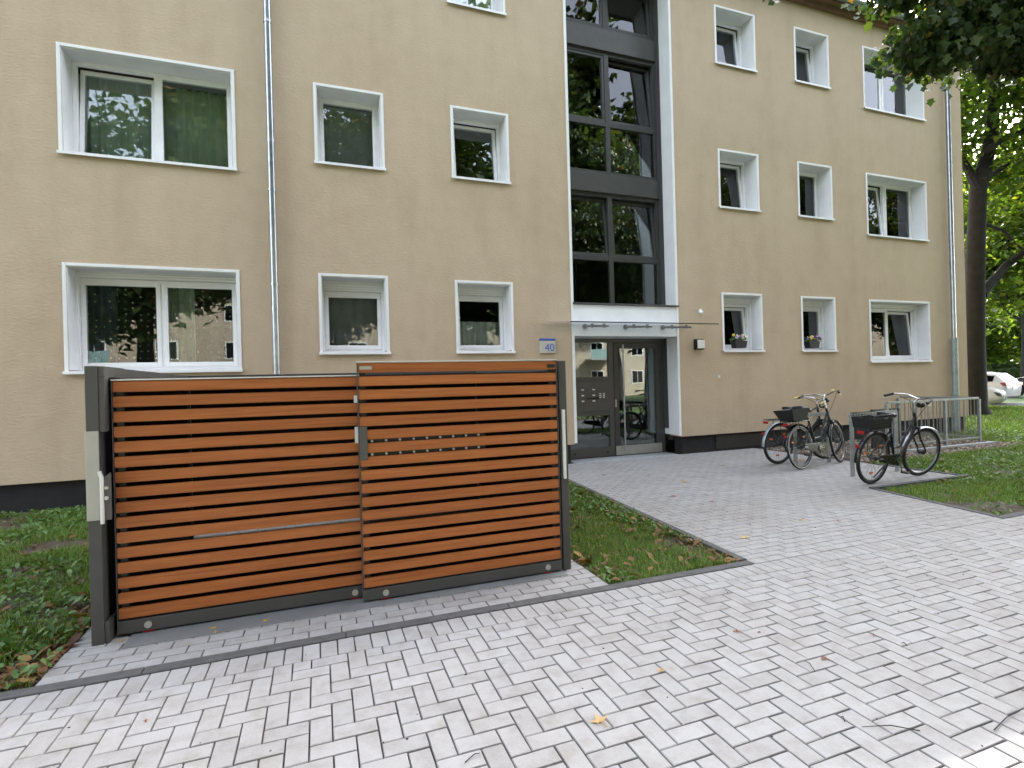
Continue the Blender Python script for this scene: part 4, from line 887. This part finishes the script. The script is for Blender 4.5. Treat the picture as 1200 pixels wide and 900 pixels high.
# ================================================================== TREES
def leaf_cloud(C, n, size, spread, seed, shape='kite', flat=.6, droop=False):
    r = np.random.default_rng(seed); C = np.asarray(C); idx = r.integers(0, len(C), n); P = C[idx]+r.normal(0, 1, (n, 3))*np.array([spread, spread, spread*flat])
    s = size*r.uniform(.6, 1.3, n); nrm = r.normal(0, 1, (n, 3)); nrm[:, 2] = np.abs(nrm[:, 2])+.5; nrm /= np.linalg.norm(nrm, axis=1)[:, None]
    if droop: nrm[:, 2] *= .45; nrm /= np.linalg.norm(nrm, axis=1)[:, None]
    w_ = np.cross(nrm, np.array([0, 0, 1.0]))+r.normal(0, .35, (n, 3)) if droop else r.normal(0, 1, (n, 3))
    t_ = np.cross(nrm, w_); t_ /= np.linalg.norm(t_, axis=1)[:, None]; b = np.cross(nrm, t_)
    if shape == 'kite': O_ = [(-.6, 0, 0), (0, .42, .12), (.75, 0, -.12), (0, -.42, .12)]; T_ = [(0, 2, 1), (0, 3, 2)]
    else:
        O_ = [(-.5, 0, 0), (-.4, .5, .08), (-.05, .44, .02), (.2, .72, .1), (.35, .38, 0), (.85, 0, -.15), (.35, -.38, 0), (.2, -.72, .1), (-.05, -.44, .02), (-.4, -.5, .08)]; T_ = [(0, i+1, i) for i in range(1, 9)]
    V = np.stack([P+(t_*u+b*v+nrm*w)*s[:, None] for u, v, w in O_], 1); k = len(O_); base = np.arange(n)[:, None]*k
    return V.reshape(-1, 3), np.concatenate([base+np.array([q]) for q in T_])
def wob(p, q, n, amp, r):
    p, q = Vector(p), Vector(q); out = []
    for i in range(n+1):
        f_ = i/n; out.append(p.lerp(q, f_)+Vector((r.gauss(0, amp), r.gauss(0, amp), r.gauss(0, amp*.6)))*math.sin(math.pi*f_)); 
    return out
def tree(name, base, label, trunk_pts, tr, limbs, cr_c, cr_r, n_limb, n_leaf, leaf, seed, mat='foliage', shape='kite', spread=.42, extra=None, group=None, zmin=None, flare=1.5, droop=False):
    r = random.Random(seed); root = tag(empty(name, base), label, 'tree', group); B = Vector(base)
    tp = [Vector(p) for p in trunk_pts]; k = len(tp); rad = [tr*(flare if i == 0 else 1)*(1-.55*i/(k-1)) for i in range(k)]
    if flare > 1 and k > 1: tp.insert(1, tp[0].lerp(tp[1], .12)); rad.insert(1, tr*1.08)
    tm = MB().tube([p-B for p in tp], rad, 14); cl = []
    for pts, r0 in limbs:
        P = [Vector(p) for p in pts]; tm.tube([p-B for p in P], [r0*(1-.75*i/(len(P)-1)) for i in range(len(P))], 8); cl += P[len(P)//2:]
    C_ = Vector(cr_c)
    for i in range(n_limb):
        d = Vector((r.gauss(0, 1), r.gauss(0, 1), r.gauss(0, .8))).normalized(); q = r.uniform(.55, 1)**.6
        e = C_+Vector((d.x*cr_r[0], d.y*cr_r[1], d.z*cr_r[2]))*q
        if zmin is not None and e.z < zmin: e.z = zmin+r.random()*.8
        s = tp[-1].lerp(tp[max(0, len(tp)-3)], r.random()*.9); s = s if s.z < e.z+1.5 else tp[-2]
        P = wob(s, e, 5, .35, r); tm.tube([p-B for p in P], [tr*.28*(1-.85*j/5) for j in range(6)], 6)
        cl += P[3:]
        for _ in range(4):
            a = P[r.randint(2, 5)]; b = a+Vector((r.gauss(0, .9), r.gauss(0, .9), r.gauss(0, .5))); tm.tube([a-B, b-B], [tr*.06, tr*.02], 5); cl += [b, a.lerp(b, .5)]
    tm.build('trunk', 'bark', root, smooth=True)
    if extra is not None: cl += [Vector(p) for p in extra]
    V, F = leaf_cloud([tuple(p-B) for p in cl], n_leaf, leaf, spread, seed, shape, droop=droop); link('crown', raw_mesh('crown', V, F, 3, mat), root)
    return root
def at(u, v, d):
    w = CF+(u-600)/FPX*CR-(v-450)/FPX*CU; return tuple(CAM_O+w*d)
# big tree beyond the building corner
tb = tuple(Vector(at(1148, 487, 18.0)).xy)+(0,)
tree('maple_tree', tb, 'tall dark trunked tree right behind the building corner', [at(1143, 487, 18.0), at(1142, 400, 18.0), at(1143, 300, 18.0), at(1146, 225, 18.1), at(1160, 170, 19.4), at(1166, 110, 19.6), at(1160, 40, 19.8), at(1150, -60, 20)], .31,
     [([at(1147, 225, 18.0), at(1130, 190, 19), at(1100, 160, 18.6), at(1070, 130, 18.6)], .16), ([at(1158, 175, 18.1), at(1180, 160, 19), at(1215, 150, 18.5), at(1260, 135, 18)], .13), ([at(1150, 345, 18.0), at(1180, 310, 18.6), at(1215, 285, 18), at(1260, 262, 17.6)], .17),
      ([at(1150, 212, 18.1), at(1185, 190, 19.5), at(1240, 175, 20)], .10), ([at(1148, 260, 18.0), at(1175, 270, 18.8), at(1200, 295, 18.4), at(1225, 320, 18.2)], .07)],
     tuple(Vector(at(1160, 110, 19.8))), (7.0, 7.0, 5.6), 46, 26000, .20, 7, spread=.55, zmin=4.6)
tree('far_tree', (45.5, 13.8, 0), 'slender far tree trunk beside the parked cars', [at(1205, 446, 37.5), at(1204, 400, 37.5), at(1202, 340, 37.5), at(1194, 260, 37.5)], .38, [], tuple(Vector(at(1195, 260, 37.5))), (6, 6, 5), 30, 15000, .32, 17, spread=.7, zmin=4.8)
BT = []
for i, (u, d, h) in enumerate(((1120, 46, 8.5), (1180, 55, 9.5), (1250, 48, 9), (1310, 40, 9))):
    p = Vector(at(u, 448, d)); p.z = 0
    lb = ('pale green background tree hidden mostly by the building edge', 'sunlit yellow green tree farthest behind the parked cars', 'green background tree at the right picture edge', 'green background tree just outside the right edge')[i]
    BT.append(tree('background_tree', tuple(p), lb, [tuple(p), tuple(p+Vector((.1, 0, 3))), tuple(p+Vector((.2, .1, h*.75)))], .35, [], tuple(p+Vector((0, 0, h*.72))), (5.5, 5.5, h*.5), 26, 12000, .36, 50+i, spread=.8, group='trees behind the parking', zmin=2.2))
p = Vector((27.6, 7.6, 0))
tree('added_shade_tree', tuple(p), 'broad tree added to shade the far lawn, crown spreading past the gable', [tuple(p), tuple(p+Vector((.1, .2, 3))), tuple(p+Vector((0, .3, 7.5)))], .33, [], tuple(p+Vector((0, 0, 8.3))), (5.2, 5.2, 3.8), 36, 20000, .26, 91, spread=.6, zmin=4.8)  # tree added to throw shade on the lawn beyond the corner
# near maple on the lawn, its drooping branches enter the picture top right
nb = (9.9, -4.55, 0); ex = []
droop = [((1200, -4, 7.2), (1150, 6, 7.0), (1105, 21, 6.9), (1062, 58, 6.8)), ((1215, 36, 7.3), (1170, 38, 7.2), (1125, 51, 7.0), (1085, 76, 6.9)), ((1200, -44, 7.2), (1140, -34, 7.1), (1090, -19, 7.0), (1042, -4, 7.0)), ((1225, 71, 7.6), (1190, 68, 7.5), (1160, 64, 7.5)), ((1200, -84, 7.2), (1120, -74, 7.0), (1060, -54, 7.0))]
lm = []
for dpt in droop:
    P = [at(*q) for q in dpt]; lm.append(([(9.85, -4.5, 4.7)]+P, .05))
    for a, b in zip(P[:-1], P[1:]): ex += [tuple(Vector(a).lerp(Vector(b), t)) for t in (.1, .3, .5, .7, .9, 1.0)]
tree('near_maple', nb, 'near maple whose dark drooping leaves hang over the top right of the facade', [nb, (9.9, -4.5, 2), (9.85, -4.5, 4.7), (9.9, -4.6, 7), (10, -4.6, 9.5)], .24, lm, (10.6, -4.7, 8.0), (3.2, 3.2, 2.6), 22, 8200, .085, 23, mat='foliage_dark', shape='maple', spread=.17, extra=ex*7, zmin=6.0, droop=True)
# trees across the walk, seen mirrored in the panes
tA = tree('street_tree', (-7.5, -19, 0), 'tree across the walk seen only in window reflections, far left', [(-7.5, -19, 0), (-7.4, -19, 2.5), (-7.3, -19, 6), (-7.4, -18.9, 11.5)], .33, [], (-7.4, -19, 9.8), (5.4, 5.4, 6.4), 66, 34000, .28, 71, mat='foliage_dark', spread=.55, group='trees reflected in the panes', zmin=2.5)
for i, (x, y, rz, sc) in enumerate(((1.0, -21, 1.1, 1.06), (8.2, -17.5, 2.6, 1.22), (16.5, -17.5, 4.0, 1.32), (26, -18, 5.2, 1.2), (-17.5, -20, .6, 1.1), (36, -19, 2.0, 1.15), (46, -18, 3.3, 1.15))):
    c = copy_tree(tA); c.location = (x, y, 0); c.rotation_euler = (0, 0, rz); c.scale = (sc, sc, sc)
    c['label'] = ('tree across the walk reflected in the small panes left of the entrance', 'tree across the walk reflected in the stairwell glazing', 'tree across the walk reflected in the panes right of the entrance', 'tree across the walk reflected at the building corner', 'tree across the walk beyond the left picture edge', 'tree across the walk reflected in the wide panes near the corner', 'tree across the walk farthest to the right')[i]
tA.scale = (1.22, 1.22, 1.22)
# hedge behind the parking
hp = Vector(at(1180, 425, 43)); HG = (hp.x, hp.y, 0)
hr = np.random.default_rng(9); hn = 9000; hv = np.stack([hr.uniform(-14, 14, hn), hr.uniform(-.9, .9, hn), hr.uniform(.1, 2.0, hn)], 1)
V, F = leaf_cloud(hv, 14000, .22, .12, 5); hedge = tag(empty('hedge', HG), 'dark clipped hedge behind the parked cars', 'hedge'); hedge.rotation_euler = (0, 0, R_(-63))
link('foliage', raw_mesh('hedge_foliage', V, F, 3, 'foliage_hedge'), hedge); MB().box(-14, 14, -.6, .6, 0, 1.8).build('core', 'foliage_hedge', hedge)

# ================================================================== CARS
def car(loc, rz, label, paint, suv=False):
    root = tag(empty('parked_car', loc), label, 'car', 'cars parked beyond the lawn'); root.rotation_euler = (0, 0, R_(rz))
    L = 4.4; k = 1.12 if suv else 1.0
    # stations x, z_low, z_belt, z_top, half width low/belt/top
    st = [(-2.2, .38, .80, .90, .70, .78, .62), (-2.12, .27, .95, 1.02, .82, .86, .66), (-1.75, .22, .98, 1.36, .88, .90, .60), (-1.0, .2, .97, 1.47, .89, .91, .62), (.0, .2, .94, 1.47, .89, .91, .62), (.55, .2, .93, 1.30, .89, .91, .60), (1.05, .2, .92, .99, .89, .90, .66), (1.75, .22, .82, .86, .87, .87, .62), (2.1, .28, .66, .72, .80, .80, .58), (2.2, .36, .58, .62, .68, .68, .52)]
    V = []; F = []
    for (x, zl, zb, zt, wl, wb_, wt) in st:
        zl, zb, zt = zl*k, zb*k, zt*k
        half = [(wl*.86, zl), (wl, zl+.12), (wl+.02, (zl+zb)/2), (wb_, zb), (wt+.04, zt-.04), (wt-.08, zt)]
        V += [(x, y, z) for y, z in half]+[(x, -y, z) for y, z in half[::-1]]
    n = 12
    for i in range(len(st)-1):
        for j in range(n): F.append((i*n+j, i*n+(j+1) % n, (i+1)*n+(j+1) % n, (i+1)*n+j))
    F += [tuple(range(n))[::-1], tuple((len(st)-1)*n+j for j in range(n))]
    MB().add(V, F).build('body', paint, root, smooth=True)
    e = .012
    def P(i, lev):  # belt=0, top=1
        x, zl, zb, zt, wl, wb_, wt = st[i]; return (x, wb_+e, zb*k+.03) if lev == 0 else (x, wt+.05+e, zt*k-.075)
    for s in (1, -1):
        q = lambda p: (p[0], p[1]*s, p[2])
        gl = MB()
        gl.add([q(P(i, 0)) for i in range(2, 6)]+[q(P(i, 1)) for i in range(2, 6)], [(i, i+1, i+5, i+4) for i in range(3)]); gl.build('side_window', 'car_glass', root)
    def mid(i, f_, up=.012):
        x, zl, zb, zt, wl, wb_, wt = st[i]; return x, zt*k+up, (wt-.10)
    a, b = mid(1, 0), mid(2, 0); MB().add([(a[0]-.02, a[2], a[1]), (a[0]-.02, -a[2], a[1]), (b[0]-.03, -b[2]+.05, b[1]), (b[0]-.03, b[2]-.05, b[1])], [(0, 1, 2, 3)]).build('rear_window', 'car_glass', root)
    a, b = mid(6, 0), mid(5, 0); c_ = mid(4, 0); MB().add([(a[0], a[2], a[1]), (a[0], -a[2], a[1]), (b[0]+.03, -b[2], b[1]), (b[0]+.03, b[2], b[1]), (c_[0]+.1, -c_[2], c_[1]-.02), (c_[0]+.1, c_[2], c_[1]-.02)], [(0, 1, 2, 3), (3, 2, 4, 5)]).build('windscreen', 'car_glass', root)
    for s in (1, -1):
        MB().prism([(-2.215, .80*k), (-2.10, .80*k), (-1.98, .92*k), (-2.12, .97*k), (-2.2, .93*k)], s*.52, s*.885).build('tail_light', 'red_lens', root, bevel=.02)
        MB().prism([(2.15, .52*k), (2.0, .54*k), (1.86, .72*k), (1.98, .70*k), (2.12, .64*k)], s*.52, s*.86).build('headlight', 'chrome', root, bevel=.02)
        for x in (-1.32, 1.36):
            w = MB().ring((x, s*.80, .33), (0, 1, 0), .245, .085, 28, 8, .10).build('wheel', 'rubber', root, smooth=True); MB().disc((x, s*.84, .33), (0, 1, 0), .2, .1, 18).build('rim', 'rim_alu', w)
        MB().box(.72, .9, s*.92, s*1.05, .95*k, 1.06*k).build('mirror', paint, root, bevel=.03)
    MB().box(-2.225, -2.19, -.26, .26, .62*k, .73*k).build('number_plate', 'plate_white', root); MB().box(2.17, 2.215, -.4, .4, .38*k, .54*k).build('grille', 'black_plastic', root, bevel=.02)
    if suv:
        for s_ in (1, -1): MB().tube([(-1.6, s_*.6, 1.44*k), (-1.5, s_*.6, 1.52*k), (.1, s_*.6, 1.53*k), (.3, s_*.6, 1.44*k)], .025, 6).build('roof_rail', 'chrome', root, smooth=True)
    MB().box(-2.16, -1.9, -.8, .8, .26*k, .40*k).build('rear_bumper', 'black_plastic', root, bevel=.03)
    return root
def gp_(u, d): p = at(u, 460, d); return (p[0], p[1], 0)
def park(u, d, hd, end):       # end: +1 nose or -1 tail stands at picture column u, depth d
    p = at(u, 460, d); c = math.cos(R_(hd)); q = math.sin(R_(hd)); return ((p[0]-end*2.2*c, p[1]-end*2.2*q, 0), hd)
car(*park(1189, 24, 98, -1), 'white hatchback with its red tail light showing beside the tree trunk', 'car_white')
car(*park(1179, 20.4, -66, 1), 'white car whose front just shows low beside the tree trunk', 'car_white')
car(*park(1168, 30.5, 115, 1), 'black estate car parked behind the white hatchback', 'car_black', True)

# ================================================================== OPPOSITE BUILDING (mirrored in the door glass)
OB = (22, -38, 0); ob = tag(empty('opposite_building', OB), 'beige apartment block across the lawn seen only mirrored in the glass', 'building')
MB().box(-46, 46, -8, 0, 0, 9.4).build('wall', 'opp_wall', ob); MB().prism([(-8.5, 9.4), (.5, 9.4), (-4, 12.6)], -46.4, 46.4, 'yz').build('roof', 'roof_tile', ob)
for k in range(3):
    for i in range(19):
        x = -42.3+i*4.7; z = 1.2+k*2.9
        w = MB().box(x-.75, x+.75, 0, .04, z, z+1.4).build('window', 'white_pvc', ob); MB().box(x-.66, x-.03, .04, .05, z+.09, z+1.31).box(x+.03, x+.66, .04, .05, z+.09, z+1.31).build('pane', 'car_glass', w)
        if i % 3 == 1:
            b = MB().box(x-1.4, x+1.4, .06, 1.4, z-.5, z-.35).build('balcony', 'concrete', ob); MB().box(x-1.4, x+1.4, 1.36, 1.4, z-.34, z+.6).build('balcony_front', 'balcony_glass', b)
